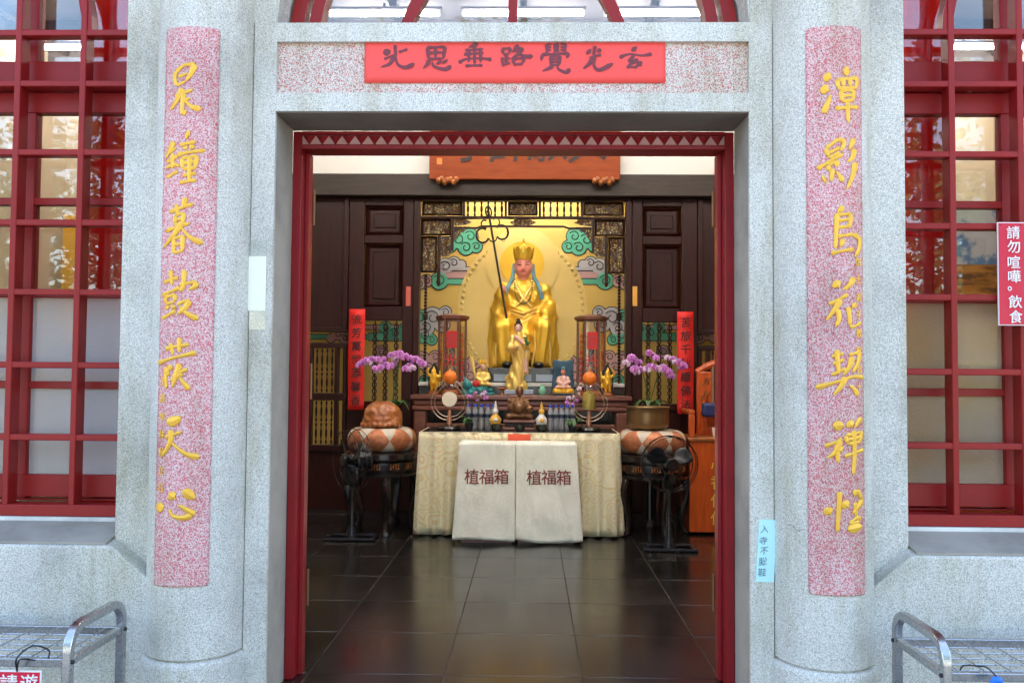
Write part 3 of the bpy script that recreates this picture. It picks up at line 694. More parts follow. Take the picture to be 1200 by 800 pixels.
def spindle(x, y, z0, z1, r, parent):
    h = z1 - z0
    return build(MB().lathe([(r*.5, z0), (r, z0+.1*h), (r*.45, z0+.22*h), (r*1.0, z0+.42*h), (r*1.0, z0+.58*h), (r*.45, z0+.78*h), (r, z0+.9*h), (r*.5, z1)], (x, y, 0), 8), 'spindle', DW, parent, smooth=True)
build(MB().box(-1.06, 1.06, 8.26, 8.34, 3.005, 3.029), 'top_rail', DW, scr, bev=.004)
build(MB().box(-1.0, 1.0, 8.27, 8.33, 2.835, 2.857), 'mid_rail', DW, scr, bev=.004)
for s_ in (-1, 1):
    def X(a, b): return sorted((s_*a, s_*b))
    build(MB().box(*X(1.0, 1.06), 8.24, 8.36, 0, 3.004), 'post', DW, scr, bev=.006)
    a, b = X(.59, .985); p = frame(a, b, 2.862, 3.002, 8.27, scr); scrolls(a+.03, b-.03, 2.888, 2.976, 8.288, p, 26, 3)
    build(MB().box(*X(.565, .589), 8.275, 8.325, 2.858, 3.004), 'mullion', DW, scr)
    build(MB().box(*X(.155, .178), 8.275, 8.325, 2.858, 3.004), 'mullion', DW, scr)
    for k in range(6):
        x = s_ * (.205 + k * .0665); spindle(x, 8.30, 2.858, 3.004, .0125, scr)
    a, b = X(.70, .995); p = frame(a, b, 2.665, 2.832, 8.27, scr); scrolls(a+.03, b-.03, 2.69, 2.81, 8.288, p, 22, 5)
    build(MB().box(*X(.676, .699), 8.275, 8.325, 2.52, 2.834), 'mullion', DW, scr)
    a, b = X(.835, .995); p = frame(a, b, 2.30, 2.66, 8.27, scr); scrolls(a+.03, b-.03, 2.33, 2.63, 8.288, p, 24, 8)
    build(MB().box(*X(.803, .832), 8.272, 8.328, 2.22, 2.664), 'drop_post', DW, scr, bev=.004)
    build(MB().ell((s_*.8175, 8.30, 2.20), (.018, .018, .03), 10, 6), 'drop_knob', DW, scr, smooth=True)
    p = build(MB().prism([(s_*.70, 2.50), (s_*.72, 2.47), (s_*.80, 2.46), (s_*.80, 2.66), (s_*.70, 2.66)][::s_], 8.288, 8.306), 'bracket', 'fret_back', scr); scrolls(*X(.71, .79), 2.49, 2.65, 8.285, p, 10, 11)
    p = build(MB().prism([(s_*.675, 2.765), (s_*.56, 2.775), (s_*.50, 2.80), (s_*.56, 2.833), (s_*.675, 2.833)][::s_], 8.286, 8.306), 'bracket', 'fret_back', scr); scrolls(*X(.54, .66), 2.78, 2.83, 8.283, p, 8, 13)
    p = build(MB().prism([(s_*.60, 2.70), (s_*.675, 2.60), (s_*.675, 2.757), (s_*.52, 2.757)][::s_], 8.288, 8.304), 'bracket', 'fret_back', scr)
    build(MB().band([(s_*.675, 2.742), (s_*.45, 2.742), (s_*.40, 2.76), (0, 2.76)], .018, 8.282, 8.312), 'fret_rail', DW, scr)
    # twisted hanging columns
    ch = MB()
    for k in range(34): ch.ell((s_*.945, 8.31, 1.20 + .0325*k), (.017, .017, .019), 7, 4)
    build(ch, 'beaded_column', DW, scr, smooth=True)['kind'] = 'stuff'
    # side bays
    build(MB().box(*X(1.70, 2.6), 8.27, 8.33, 1.76, 3.028), 'board', DW, scr)
    build(MB().box(*X(1.695, 1.745), 8.235, 8.335, 1.745, 3.028), 'stile', DW, scr, bev=.006)
    build(MB().box(*X(2.10, 2.14), 8.25, 8.335, 1.745, 3.028), 'stile', DW, scr, bev=.006)
    build(MB().box(*X(1.545, 1.694), 8.255, 8.335, .0, 3.028), 'stile', DW, scr, bev=.006)
    build(MB().box(*X(1.062, 1.165), 8.25, 8.345, 0, 3.028), 'stile', DW, scr, bev=.008)
    for (za, zb_) in ((2.955, 3.027), (2.585, 2.665), (1.83, 1.965)): build(MB().box(*X(1.166, 1.544), 8.26, 8.33, za, zb_), 'rail', DW, scr, bev=.005)
    for (za, zb_) in ((2.666, 2.954), (1.966, 2.584)):
        a, b = X(1.17, 1.54); q = frame(a, b, za, zb_, 8.285, scr, .04, back=DW, name='panel'); build(MB().box(a+.075, b-.075, 8.296, 8.312, za+.075, zb_-.075), 'raised_field', DW, q, bev=.01)
    build(MB().box(*X(1.695, 2.6), 8.24, 8.335, 1.715, 1.7595), 'rail', DW, scr, bev=.005)
    # chains of links in the open bay
    for k, px in enumerate((436, 448, 458)):
        x = s_ * (1.225 + k * .105); lk = None
        build(MB().tube([(x, 8.31, 1.05), (x, 8.31, 1.83)], .006, 6), 'hanging_rod', DW, scr)
        for j in range(12):
            zc = 1.08 + .063 * j; c = (x, 8.30, zc)
            if lk is None: lk = build(MB().tube([(x + .019*math.cos(t), 8.30, zc + .030*math.sin(t)) for t in [i*math.pi/5 for i in range(10)]], .0065, 5, closed=True), 'chain_link', DW, scr, smooth=True)
            else: dup(lk, c, scr)
    build(MB().box(*X(1.166, 1.544), 8.26, 8.33, .98, 1.045), 'rail', DW, scr, bev=.005)
    build(MB().box(*X(1.166, 1.544), 8.285, 8.305, .0, .979), 'board', DW, scr)
    # lattice doors with spindles
    build(MB().box(*X(1.695, 2.6), 8.25, 8.335, 1.56, 1.61), 'rail', DW, scr, bev=.005)
    build(MB().box(*X(1.695, 2.6), 8.25, 8.335, 1.05, 1.12), 'rail', DW, scr, bev=.005)
    build(MB().box(*X(1.695, 2.6), 8.29, 8.31, .0, .56), 'board', DW, scr)
    build(MB().box(*X(1.695, 2.6), 8.25, 8.335, .561, .62), 'rail', DW, scr, bev=.005)
    for xx in (1.72, 1.80, 2.055, 2.13, 2.40): build(MB().box(*X(xx - .018, xx + .018), 8.255, 8.33, .621, 1.559), 'stile', DW, scr, bev=.004)
    for xx in (1.85, 1.90, 1.95, 2.0, 2.20, 2.26, 2.32, 2.48, 2.54):
        for za, zb_ in ((1.33, 1.555), (1.125, 1.325), (.84, 1.045), (.625, .835)): spindle(s_*xx, 8.30, za, zb_, .011, scr)
a, b = -.145, .145; p = frame(a, b, 2.862, 3.002, 8.27, scr); scrolls(a+.03, b-.03, 2.888, 2.976, 8.288, p, 18, 21)
p = build(MB().prism([(-.13, 2.80), (-.06, 2.833), (.06, 2.833), (.13, 2.80), (.07, 2.765), (-.07, 2.765)], 8.286, 8.304), 'bracket', 'fret_back', scr); scrolls(-.09, .09, 2.785, 2.825, 8.283, p, 10, 17)
for s_ in (-1, 1):
    px, py = ((478.5, 347), (744, 347))[s_ > 0]; c = at(px, py, 8.247)
    build(MB().cbox(c, .045, .004, .19), 'paper_label', 'sticker_red' if s_ < 0 else 'sticker_gold', scr)
# painted backdrop
bk = thing('painted_backdrop', 'yellow painted backdrop with green, pink and grey scroll clouds behind the statues', 'mural', (0, 9.25, .9))
build(MB().box(-2.59, 2.59, 9.235, 9.295, .5, 3.6), 'panel', 'yellow_wall', bk)
BY = 9.233
def cloud(pts, mat, spir=True):
    """scalloped cloud from overlapping discs (px, py, r px) with a dark rim"""
    base = MB(); rim = MB(); sw = MB()
    for i, (px, py, r) in enumerate(pts):
        c = at(px, py, BY); r *= .00923; e = .0006 * i
        base.prism(arc(c.x, c.z, r, 0, 2*math.pi, 20)[:-1], BY - .009 - e, BY)
        rim.prism(arc(c.x, c.z, r + .011, 0, 2*math.pi, 20)[:-1], BY - .004 - e*.2, BY + .001)
        if spir and r > .05:
            sw.tube([(c.x + r*(.72 - .5*t)*math.cos(2.6 - t*7), BY - .012 - e, c.z + r*(.72 - .5*t)*math.sin(2.6 - t*7)) for t in [k/16 for k in range(17)]], .005, 4)
    o = build(base, 'cloud', mat, bk)
    build(rim, 'cloud_rim', 'outline', o)
    if sw.v: build(sw, 'cloud_scroll', 'outline', o)
def ribbon(x0, x1, y0, y1, mat, k=0):
    a = at(x0, y0, BY); b = at(x1, y1, BY)
    o = build(MB().box(a.x, b.x, BY - .005 - k*.001, BY + .001, b.z, a.z), 'cloud_band', mat, bk)
    build(MB().box(a.x - .004, b.x + .004, BY - .003, BY + .002, b.z - .009, a.z + .009), 'cloud_rim', 'outline', o)
for flip in (0, 1):
    F = (lambda x: 1224 - x) if flip else (lambda x: x)
    def RB(x0, x1, *a):
        q = sorted((F(x0), F(x1))); ribbon(q[0], q[1], *a)
    C = lambda pts, m, sp=True: cloud([(F(a), b, r) for a, b, r in pts], m, sp)
    C([(527, 288, 8), (537, 281, 10), (551, 277, 9), (546, 290, 9), (558, 289, 7)], 'cloud_green')
    RB(520, 576, 313, 317, 'cloud_white'); RB(520, 569, 318, 326, 'cloud_pink', 1); RB(510, 561, 327, 333, 'cloud_green', 2)
    C([(522, 312, 9), (532, 308, 7), (541, 310, 5)], 'cloud_white'); C([(515, 329, 10)], 'cloud_green')
    C([(500, 329, 7), (492, 333, 6)], 'cloud_pink')
    C([(507, 372, 12), (518, 380, 9), (500, 384, 9), (522, 366, 7)], 'cloud_white'); C([(493, 372, 9), (497, 392, 10), (506, 398, 6)], 'cloud_green')
    C([(494, 422, 10), (503, 430, 8), (510, 418, 7)], 'cloud_pink', True); C([(545, 430, 9), (556, 424, 8), (551, 441, 9)], 'cloud_pink'); C([(500, 447, 8)], 'cloud_green')
    RB(432, 486, 390, 399, 'cloud_green'); RB(360, 430, 392, 397, 'cloud_green'); RB(420, 486, 381, 386, 'cloud_pink', 1)
    C([(396, 391, 7), (404, 396, 6), (388, 396, 5)], 'cloud_pink'); C([(408, 397, 6), (418, 392, 6)], 'cloud_green'); C([(452, 384, 7), (462, 390, 7), (474, 386, 7)], 'cloud_green'); C([(447, 412, 7), (478, 420, 7)], 'cloud_pink')
# halo rings in relief
hb = at(612, 362, 9.2); hz = at(612, 309, 9.2)
o = build(MB().prism([(hb.x + .70*math.cos(t), hb.z + .80*math.sin(t)) for t in [i*math.pi/24 for i in range(48)]], 9.216, 9.234), 'body_halo', 'yellow_pale', bk)
be = MB()
for i in range(72): t = i*math.pi/36; be.ell((hb.x + .655*math.cos(t), 9.214, hb.z + .755*math.sin(t)), (.022, .008, .022), 8, 4)
build(be, 'halo_beads', 'yellow_pale', o, smooth=True)['kind'] = 'stuff'
build(MB().prism(arc(hz.x, hz.z, .40, 0, 2*math.pi, 40)[:-1], 9.205, 9.217), 'head_halo', 'yellow_pale', bk)
build(MB().prism(arc(hz.x, hz.z, .24, 0, 2*math.pi, 40)[:-1], 9.198, 9.206), 'head_halo', 'yellow_deep', bk)
hd = at(613, 372, 9.19); build(MB().prism(arc(hd.x, hd.z, .375, 0, 2*math.pi, 40)[:-1], 9.196, 9.217), 'inner_halo', 'yellow_deep', bk)
# lamp inside the niche, behind the beam
lamp(0, 8.52, 3.60, 1.2, 'fluorescent tube hidden behind the beam, lighting the yellow niche')

# plaque, couplets
pq = thing('name_plaque', 'orange wooden plaque with large black brush characters above the altar beam', 'plaque', (0, 8.08, 3.2))
c0 = at(503, 206, 8.06); c1 = at(727, 206, 8.06)
build(MB().box(c0.x, c1.x, 8.06, 8.10, 3.17, 3.74), 'board', 'orange_wood', pq, bev=.006)
for px in (524.5, 707.5):
    c = at(px, 209, 8.05); m = MB()
    for k in range(7): m.ell((c.x - .085 + .028*k, 8.055, 3.155 + .016*math.sin(k*2.2)), (.026, .04, .032), 10, 6)
    build(m, 'scroll_foot', 'muyu_wood', pq, smooth=True)
for ch, px in zip('宇師願大', (553, 598, 645, 691)):
    c = at(px, 160, 8.055); write(ch, (c.x, 8.056, 3.525), .40, 'ink', pq, thick=.006, slant=.12, wob=.05)
sl_ = at(515, 189, 8.055); build(MB().cbox(sl_, .05, .006, .06), 'seal', 'orange_ball', pq)
for (px, pa, pb, txt, lb) in ((418.5, 362, 480, '流芳萬載添馨香', 'left'), (803.3, 365, 485, '苦旅千秋續佛法', 'right')):
    a = at(px, pa, 8.12); b = at(px, pb, 8.12)
    t = thing('couplet_scroll', 'long red paper couplet strip hanging on the dark wood %s of the altar' % lb, 'couplet', (a.x, 8.12, b.z), 'red paper couplets')
    pm = MB().grid(2, 14, lambda u, v: Vector((a.x + (u - .5)*.155, 8.12 + .012*math.sin(v*9), b.z + (a.z - b.z)*v)))
    o = build(pm, 'paper', 'red_paper', t, smooth=True); q = o.modifiers.new('t', 'SOLIDIFY'); q.thickness = .003
    for k, ch in enumerate(txt): write(ch, (a.x, 8.104, a.z - (a.z - b.z)*(.105 + .133*k)), .102, 'ink', t, thick=.002, wob=.05)
    build(MB().tube([(a.x, 8.122, a.z), (a.x, 8.20, a.z + .05)], .003, 5), 'hanging_string', 'cord', t)

# ---------------------------------------------------------------- altars
ha = thing('high_altar', 'brown wooden high altar table with moulded edge behind the cloth-covered table', 'altar', (0, 7.95, 0))
build(MB().box(-1.0, 1.0, 7.70, 8.20, 1.085, 1.125), 'tabletop', 'altar_wood', ha, bev=.008)
build(MB().box(-.97, .97, 7.73, 8.19, 1.03, 1.083), 'apron_moulding', 'altar_wood', ha, bev=.012)
build(MB().box(-.985, .985, 7.715, 8.19, .985, 1.028), 'apron_moulding', 'altar_wood', ha, bev=.012)
for s_ in (-1, 1):
    for y in (7.73, 8.08): build(MB().box(min(s_*.86, s_*.97), max(s_*.86, s_*.97), y, y + .1, 0, .984), 'leg', 'altar_wood', ha, bev=.012)
build(MB().box(-.858, .858, 7.76, 7.79, .80, .87), 'cross_rail', 'altar_wood', ha, bev=.006)
tier = thing('altar_tier', 'narrow pale upper step running along the back of the high altar', 'altar step', (0, 8.45, 1.1))
build(MB().box(-.985, .985, 8.205, 9.19, .0, 1.20), 'step_body', 'black_lacquer', tier)
build(MB().box(-.99, .99, 8.2015, 9.19, 1.202, 1.235), 'step_top', 'plinth_white', tier, bev=.004)
ot = thing('offering_table', 'long offering table under a pleated yellow damask cloth', 'table', (0, 7.3, 0))
TT = .838
build(MB().box(-.80, .80, 7.02, 7.60, TT - .04, TT - .004), 'tabletop', 'altar_wood', ot)
for sx in (-.75, .75):
    for y in (7.07, 7.55): build(MB().box(sx - .03, sx + .03, y - .03, y + .03, 0, TT - .041), 'leg', 'altar_wood', ot)
per = [(-.82, 7.62), (-.82, 7.0), (.82, 7.0), (.82, 7.62)]; LT = .62*2 + 1.64
def skirt(u, v):
    s = u * LT
    if s < .62: p = Vector((-.82, 7.62 - s)); nv = Vector((-1, 0))
    elif s < .62 + 1.64: p = Vector((-.82 + s - .62, 7.0)); nv = Vector((0, -1))
    else: p = Vector((.82, 7.0 + s - 2.26)); nv = Vector((1, 0))
    ed = min(abs(s - .62), abs(s - 2.26)); 
    if ed < .05: nv = (nv + Vector((-1 if s < 1.3 else 1, -1)) * .5).normalized()
    dn = (1 - v); am = .004 + .016 * dn
    d = 1.5 * am * (math.sin(s*52 + 1.5*noise.noise((s*4, 0, 0))) + .6*noise.noise((s*17, v*1.2, 3))) + .026*dn
    z = .012 + (TT - .012) * v + (.006*math.sin(s*52) if v == 0 else 0)
    return Vector((p.x + nv.x*d, p.y + nv.y*d, z))
cl = build(MB().grid(330, 14, skirt), 'tablecloth', 'cloth_yellow', ot, smooth=True); q = cl.modifiers.new('t', 'SOLIDIFY'); q.thickness = .003
build(MB().box(-.822, .822, 6.998, 7.62, TT - .003, TT + .002), 'tablecloth_top', 'cloth_yellow', ot)
build(MB().box(-.80, .80, 7.03, 7.60, TT + .0025, TT + .008), 'glass_sheet', 'black_lacquer', ot)
for k, (xa, xb, lb) in enumerate(((-.468, -.027, 'left'), (-.023, .452, 'right'))):
    t = thing('donation_box', 'donation box under a cream damask cloth with maroon lettering, %s of the pair' % lb, 'donation box', ((xa + xb)/2, 6.82, 0), 'cloth-covered donation boxes')
    build(MB().box(xa + .02, xb - .02, 6.74, 6.96, .0, .772), 'box', 'altar_wood', t)
    out = -1 if k == 0 else 1
    def cf(u, v, xa=xa, xb=xb, out=out, k=k):
        dn = 1 - v; x = xa + (xb - xa)*u
        e = u if k else 1 - u
        x += out * .048 * dn * e
        y = 6.722 - .060*dn*(.55 + .45*math.sin(u*3.1)) + .014*dn*noise.noise((u*5 + k*9, v*1.6, 1)) + .010*dn*math.sin(u*9 + k*2 + v*2) 
        y += .012*noise.noise((u*3.3 + k*5 + v, v*4 - u, 7)) + .004*noise.noise((u*9 + v*5, v*7, k)) - .010*math.exp(-((u - .62 - .25*dn*(1 if k else -1))/.05)**2)*dn*(1 - dn*.5)
        z = .030 + .750*v + (.012*math.sin(u*4 + k*2.5) - .004) * dn**3
        return Vector((x, y, z))
    m = MB().grid(44, 34, cf)
    for sd, uu in ((0, 0.0), (1, 1.0)):
        m.grid(6, 20, lambda a, v, uu=uu: Vector((cf(uu, v).x + (-.006 if uu == 0 else .006)*math.sin(a*9)*(1 - v) * (1 if (k == 0) == (uu == 0) else .1), cf(uu, v).y + (6.965 - cf(uu, v).y)*a, cf(uu, v).z)))
    m.grid(28, 6, lambda u, a: Vector((cf(u, 1).x, cf(u, 1).y + (6.965 - cf(u, 1).y)*a, .780 + .004*math.sin(a*3)*math.sin(u*6))))
    co = build(m, 'cloth_cover', 'cloth_cream', t, smooth=True); q = co.modifiers.new('t', 'SOLIDIFY'); q.thickness = .002
    for j, ch in enumerate('植福箱'):
        px = ((552.5, 570, 587.5), (626, 643.5, 661))[k][j]; c = at(px, 559 + k*.8, 6.66)
        yv = 0
        write(ch, (c.x, 0, c.z), .122, 'text_maroon', t, thick=.003, warp=lambda p: Vector((p.x, p.y - .0035 + cf(min(1, max(0, (p.x - xa)/(xb - xa))), (p.z - .03)/.75).y, p.z)))
sr = at(608.5, 512.5, 6.99)
rs = tag(build(MB().grid(4, 3, lambda u, v: Vector((sr.x + (u - .5)*.185, 6.978 - .006*math.sin(u*5), sr.z + (v - .5)*.058))), 'red_slip', 'slip_red'), 'small orange-red paper slip stuck on the front edge of the offering table', 'paper slip')
q = rs.modifiers.new('t', 'SOLIDIFY'); q.thickness = .002
# ---------------------------------------------------------------- statues
def folds(amp, fr, seed=0.0):
    def f(co, n):
        a = .7*noise.noise((co.x*3.1 + seed, co.y*3.1, co.z*1.2))
        return amp * math.sin(fr*(co.x*.95 + .28*co.z + .5*co.y) + 5*a) * (1 - .6*abs(n.z)) + amp*.6*noise.noise((co.x*14, co.y*14, co.z*5 + seed))
    return f
def face(c, r, t, skin, sc=1.0):
    """head with nose, ears, eyes, mouth on a part of statue t; c centre, r half width"""
    h = MB(); h.ell(c, (r, r*1.05, r*1.32), 20, 14); h.ell(c + Vector((0, -r*.25, -r*.62)), (r*.72, r*.72, r*.62), 16, 10)
    h.cap(c + Vector((0, 0, -r*.9)), r*.55, c + Vector((0, .02*sc, -r*1.9)), r*.62)
    h.cap(c + Vector((0, -r*.98, r*.12)), r*.08, c + Vector((0, -r*1.12, -r*.28)), r*.15, 8)
    for s_ in (-1, 1): h.ell(c + Vector((s_*r*1.0, .1*r, -r*.12)), (r*.13, r*.28, r*.55), 8, 8)
    for s_ in (-1, 1): h.ell(c + Vector((s_*r*.42, -r*.72, -r*.38)), (r*.32, r*.26, r*.28), 8, 8)
    hd = from_mesh(fuse(h, r*.11, 2), 'head', skin, t, (0, 0, 0)); hd.location = -wloc(t)
    e = MB()
    for s_ in (-1, 1):
        e.tube([c + Vector((s_*r*(.20 + .46*k), -r*(1.03 - .16*k*k - .10*k), r*(.12 + .05*math.sin(k*3.1)))) for k in (0, .33, .66, 1)], [r*.02, r*.05, r*.05, r*.02], 6)
        e.tube([c + Vector((s_*r*(.18 + .56*k), -r*(1.0 - .28*k*k), r*(.34 + .12*math.sin(k*2.6)))) for k in (0, .33, .66, 1)], r*.028, 5)
    build(e, 'eyes', 'hair_black', hd)
    build(MB().tube([c + Vector((r*.30*k, -r*(1.045 - .06*abs(k)), -r*(.60 - .03*abs(k)))) for k in (-1, -.5, 0, .5, 1)], [r*.03, r*.07, r*.08, r*.07, r*.03], 6), 'mouth', 'lip', hd)
    return hd
def fist(c, d, r, t, skin, up=Vector((0, 0, 1))):
    """hand with palm, four curled fingers and a thumb, gripping along 'up'"""
    h = MB(); d = d.normalized(); sd = up.cross(d).normalized(); c = Vector(c)
    h.ell(c, (r*.8, r*.8, r), 10, 8); h.cap(c - d*r*.2, r*.6, c - d*r*1.4, r*.55, 8)
    for k in range(4):
        b = c + up*(r*(.72 - .46*k)); l = (1, 1.1, 1.05, .85)[k]
        h.tube([b + sd*r*.55, b + d*r*.85*l + sd*r*.45, b + d*r*1.05*l - sd*r*.25, b + d*r*.55*l - sd*r*.75], [r*.26, r*.25, r*.23, r*.17], 6)
    h.tube([c + up*r*.5 - sd*r*.5, c + up*r*.85 - sd*r*.75 + d*r*.5, c + up*r*.6 - sd*r*.6 + d*r*1.0], [r*.3, r*.26, r*.2], 6)
    o = from_mesh(fuse(h, r*.16, 1), 'hand', skin, t, (0, 0, 0)); o.location = -wloc(t); return o
def statue_folds(co, n):
    x, y, z = co.x - bx, co.y - by, co.z - bz; k = .6*noise.noise((x*3, y*3, z*1.5)); rg = lambda s: 1 - 2*abs(math.sin(s))
    up = max(0, min(1, (z - .42)/.12)); lo = rg(34*x*(1.15 - .4*z) + 2.2*k + 4*y); hi = rg(16*(x*.8 + z*1.1) + 1.6*k) if x < .12 else rg(17*(z*.9 - x*.7) + 1.6*k)
    cat = rg(20*z + 60*x*x + k) if abs(x) < .13 and .12 < z < .5 else lo
    return (.012*(up*hi + (1 - up)*cat)) * (1 - .5*abs(n.z)) - .002
SB = at(613, 430, 8.72); bx, by, bz = SB.x, 8.72, SB.z
V = lambda x, y, z: Vector((bx + x, by + y, bz + z))
ks = thing('seated_bodhisattva_statue', 'large gold-robed seated bodhisattva statue with red face and tall gold crown', 'statue', (bx, by, bz))
m = MB()
m.lathe([(.30, .34), (.285, .45), (.262, .55), (.252, .66), (.245, .74), (.22, .82), (.155, .875), (.075, .905), (.065, .93)], (bx, by, bz), 28, 1.0, .66)
for s_ in (-1, 1):
    m.cap(V(s_*.205, 0, .80), .070, V(s_*.265, -.05, .585), .082)
    m.cap(V(s_*.09, 0, .40), .14, V(s_*.185, -.26, .385), .112); m.cap(V(s_*.185, -.26, .38), .108, V(s_*.165, -.24, .07), .105)
    m.cap(V(s_*.27, -.02, .52), .085, V(s_*.295, -.04, .03), .072); m.cap(V(s_*.235, -.10, .36), .095, V(s_*.25, -.13, .03), .085)
    m.cap(V(s_*.20, -.20, .05), .07, V(s_*.27, -.10, .03), .06)
m.cap(V(-.265, -.05, .585), .082, V(-.215, -.20, .755), .060); m.cap(V(-.22, -.17, .69), .075, V(-.262, -.13, .30), .070)
m.cap(V(.265, -.05, .585), .082, V(.225, -.22, .52), .062); m.cap(V(.235, -.17, .51), .070, V(.265, -.15, .20), .075)
m.ell(V(0, -.12, .25), (.16, .13, .24)); m.ell(V(0, -.06, .10), (.26, .16, .10)); m.ell(V(0, 0, .5), (.25, .17, .14))
from_rb = fuse(m, .0105, 4, statue_folds, 4)
rb = from_mesh(from_rb, 'robe', 'gold', ks, (0, 0, 0)); rb.location = -wloc(ks)
# crossed collar, drapery ridges
cg = MB()
for s_ in (-1, 1):
    cg.tube([V(s_*.085, -.045, .90), V(s_*.075, -.12, .82), V(s_*.02, -.165, .71), V(-s_*.08, -.17, .60)], [.016, .020, .020, .012], 8)
for k in range(4): cg.tube([V(-.15 + .02*k, -.165 + .008*k, .58 - .035*k), V(0, -.19, .535 - .045*k), V(.15 - .02*k, -.165, .60 - .04*k)], [.006, .011, .006], 6)
for s_ in (-1, 1):
    for k in range(4): cg.tube([V(s_*(.11 + .045*k), -.345 + .02*k, .36 - .01*k), V(s_*(.12 + .05*k), -.35 + .025*k, .20), V(s_*(.09 + .06*k), -.345 + .03*k, .02)], [.005, .012, .009], 6)
build(cg, 'collar_folds', 'gold_light', rb, smooth=True)
HC = at(611, 312, 8.62); hc_ = V(0, -.045, 0); hc_.z = HC.z; hc_.x = bx - .004
face(hc_, .092, ks, 'skin_pink')
cr = MB(); cr.lathe([(.088, .066), (.095, .09), (.097, .12)], hc_, 24, capped=False)
for k in range(9):
    a = -math.pi/2 + (k - 4) * .55; pc = hc_ + Vector((.096*math.cos(a), .096*math.sin(a), .140)); hgt = .060 if k != 4 else .072
    M3 = Matrix.Rotation(a + math.pi/2, 3, 'Z')
    cr.add([M3 @ Vector(p) + pc for p in ((-.03,0,-.05),(.03,0,-.05),(.038,-.012,.01),(.022,-.016,.045),(0,-.012,hgt),(-.022,-.016,.045),(-.038,-.012,.01),(-.03,.012,-.05),(.03,.012,-.05),(.038,.0,.01),(.022,-.004,.045),(0,0,hgt),(-.022,-.004,.045),(-.038,0,.01))],
           [(0,1,2,3,4,5,6),(13,12,11,10,9,8,7),(0,7,8,1),(1,8,9,2),(2,9,10,3),(3,10,11,4),(4,11,12,5),(5,12,13,6),(6,13,7,0)])
cr.lathe([(.085, .08), (.075, .17), (.05, .20), (.02, .225), (.012, .245), (.016, .26), (.003, .30)], hc_, 16)
crn = build(cr, 'crown', 'gold', ks, smooth=True)
build(MB().ell(hc_ + Vector((0, -.114, .148)), (.024, .012, .040), 12, 8), 'crown_medallion', 'text_yellow', crn, smooth=True)
for s_ in (-1, 1):
    sp = [hc_ + Vector((s_*.093, .0, .03)), hc_ + Vector((s_*.108, -.02, -.10)), V(s_*.135, -.085, .86), V(s_*.165, -.145, .78), V(s_*.185, -.155, .68)]
    build(MB().tube(spline([tuple(p) for p in sp], 14), .019, 8, sq=.45), 'crown_ribbon', 'sash_blue', ks, smooth=True)
nk = MB(); npz = [(math.sin(t)*.092*(1 - .1*math.cos(t)), t) for t in [-2.4 + 4.8*i/30 for i in range(31)]]
for i in range(33):
    t = -1 + 2*i/32; x = .10*math.sin(t*1.57)/1.0*(1 if abs(t) < .999 else 1); z = .635 + .25*abs(t)**2.0; y = -.20 + .085*abs(t)**2 + .02*(1-abs(t))
    nk.ell(V(x*(1.0 - .12*abs(t)**3), y, z), .0085, 6, 4)
build(nk, 'necklace', 'necklace', ks, smooth=True)
hl = at(589, 339, 8.46); hl = V(-.2, -.25, 0) + Vector((0, 0, hl.z - bz)); fist(hl, Vector((.1, -1, .1)), .034, ks, 'skin_pink', Vector((-.12, 0, 1)).normalized())
hr = V(.205, -.275, .455); fist(hr, Vector((-.1, -.8, -.5)), .036, ks, 'skin_pink', Vector((1, 0, .1)).normalized())
for s_ in (-1, 1): build(MB().ell(V(s_*.155, -.34, .02), (.055, .09, .035), 12, 8), 'shoe', 'black', ks, smooth=True)
ped = tag(build(MB().box(bx - .34, bx + .34, by - .42, by + .3, 1.236, bz - .01), 'statue_pedestal', 'black_lacquer', bev=.01), 'glossy black pedestal block under the large seated gold statue', 'pedestal')
for k in range(3): build(MB().box(bx - .28 + .205*k, bx - .12 + .205*k, by - .428, by - .4195, 1.25, 1.318), 'name_plate', 'grey_box', ped)
# monk staff with rings
sf0 = at(572, 246, 8.44); sf1 = at(603, 428, 8.40); sf1.y = 8.40
stf = thing('ringed_staff', 'long dark monk staff with looped ring head held by the large gold statue', 'staff', sf1)
ax = (sf0 - sf1).normalized(); sdv = Vector((ax.z, 0, -ax.x))
build(MB().tube([sf1, sf0], .011, 10), 'shaft', 'black', stf, smooth=True)
def sp_(u, v): return sf0 + sdv*u + ax*v
build(MB().tube([sp_(.012*math.cos(t)*2.4, -.02 + .055*math.sin(t)) for t in [i*math.pi/8 for i in range(16)]], .008, 6, closed=True), 'finial', 'black', stf, smooth=True)
build(MB().lathe([(.004, .06), (.014, .03), (.01, 0), (.02, -.02), (.008, -.04)], sf0, 10), 'finial', 'black', stf, smooth=True)
for s_ in (-1, 1):
    big = [sp_(s_*(.098 + .062*math.cos(t)), -.245 + .072*math.sin(t)) for t in [R(-150) + R(285)*i/22 for i in range(23)]]
    o = build(MB().tube(big, .0095, 7), 'loop', 'black', stf, smooth=True)
    build(MB().tube([sp_(s_*(.06 + .032*math.cos(t)), -.135 + .04*math.sin(t)) for t in [R(-120) + R(260)*i/14 for i in range(15)]], .008, 6), 'loop', 'black', stf, smooth=True)
    build(MB().tube([sp_(0, -.33), sp_(s_*.03, -.31), sp_(s_*.042, -.28)], [.008, .008, .004], 6), 'loop_tendril', 'black', o)
    for k in range(2): build(MB().tube([sp_(s_*(.10 + .05*k) + .016*math.cos(t), -.325 + .06*k + .018*math.sin(t)) for t in [i*math.pi/6 for i in range(12)]], .003, 5, closed=True), 'ring', 'brass', stf)

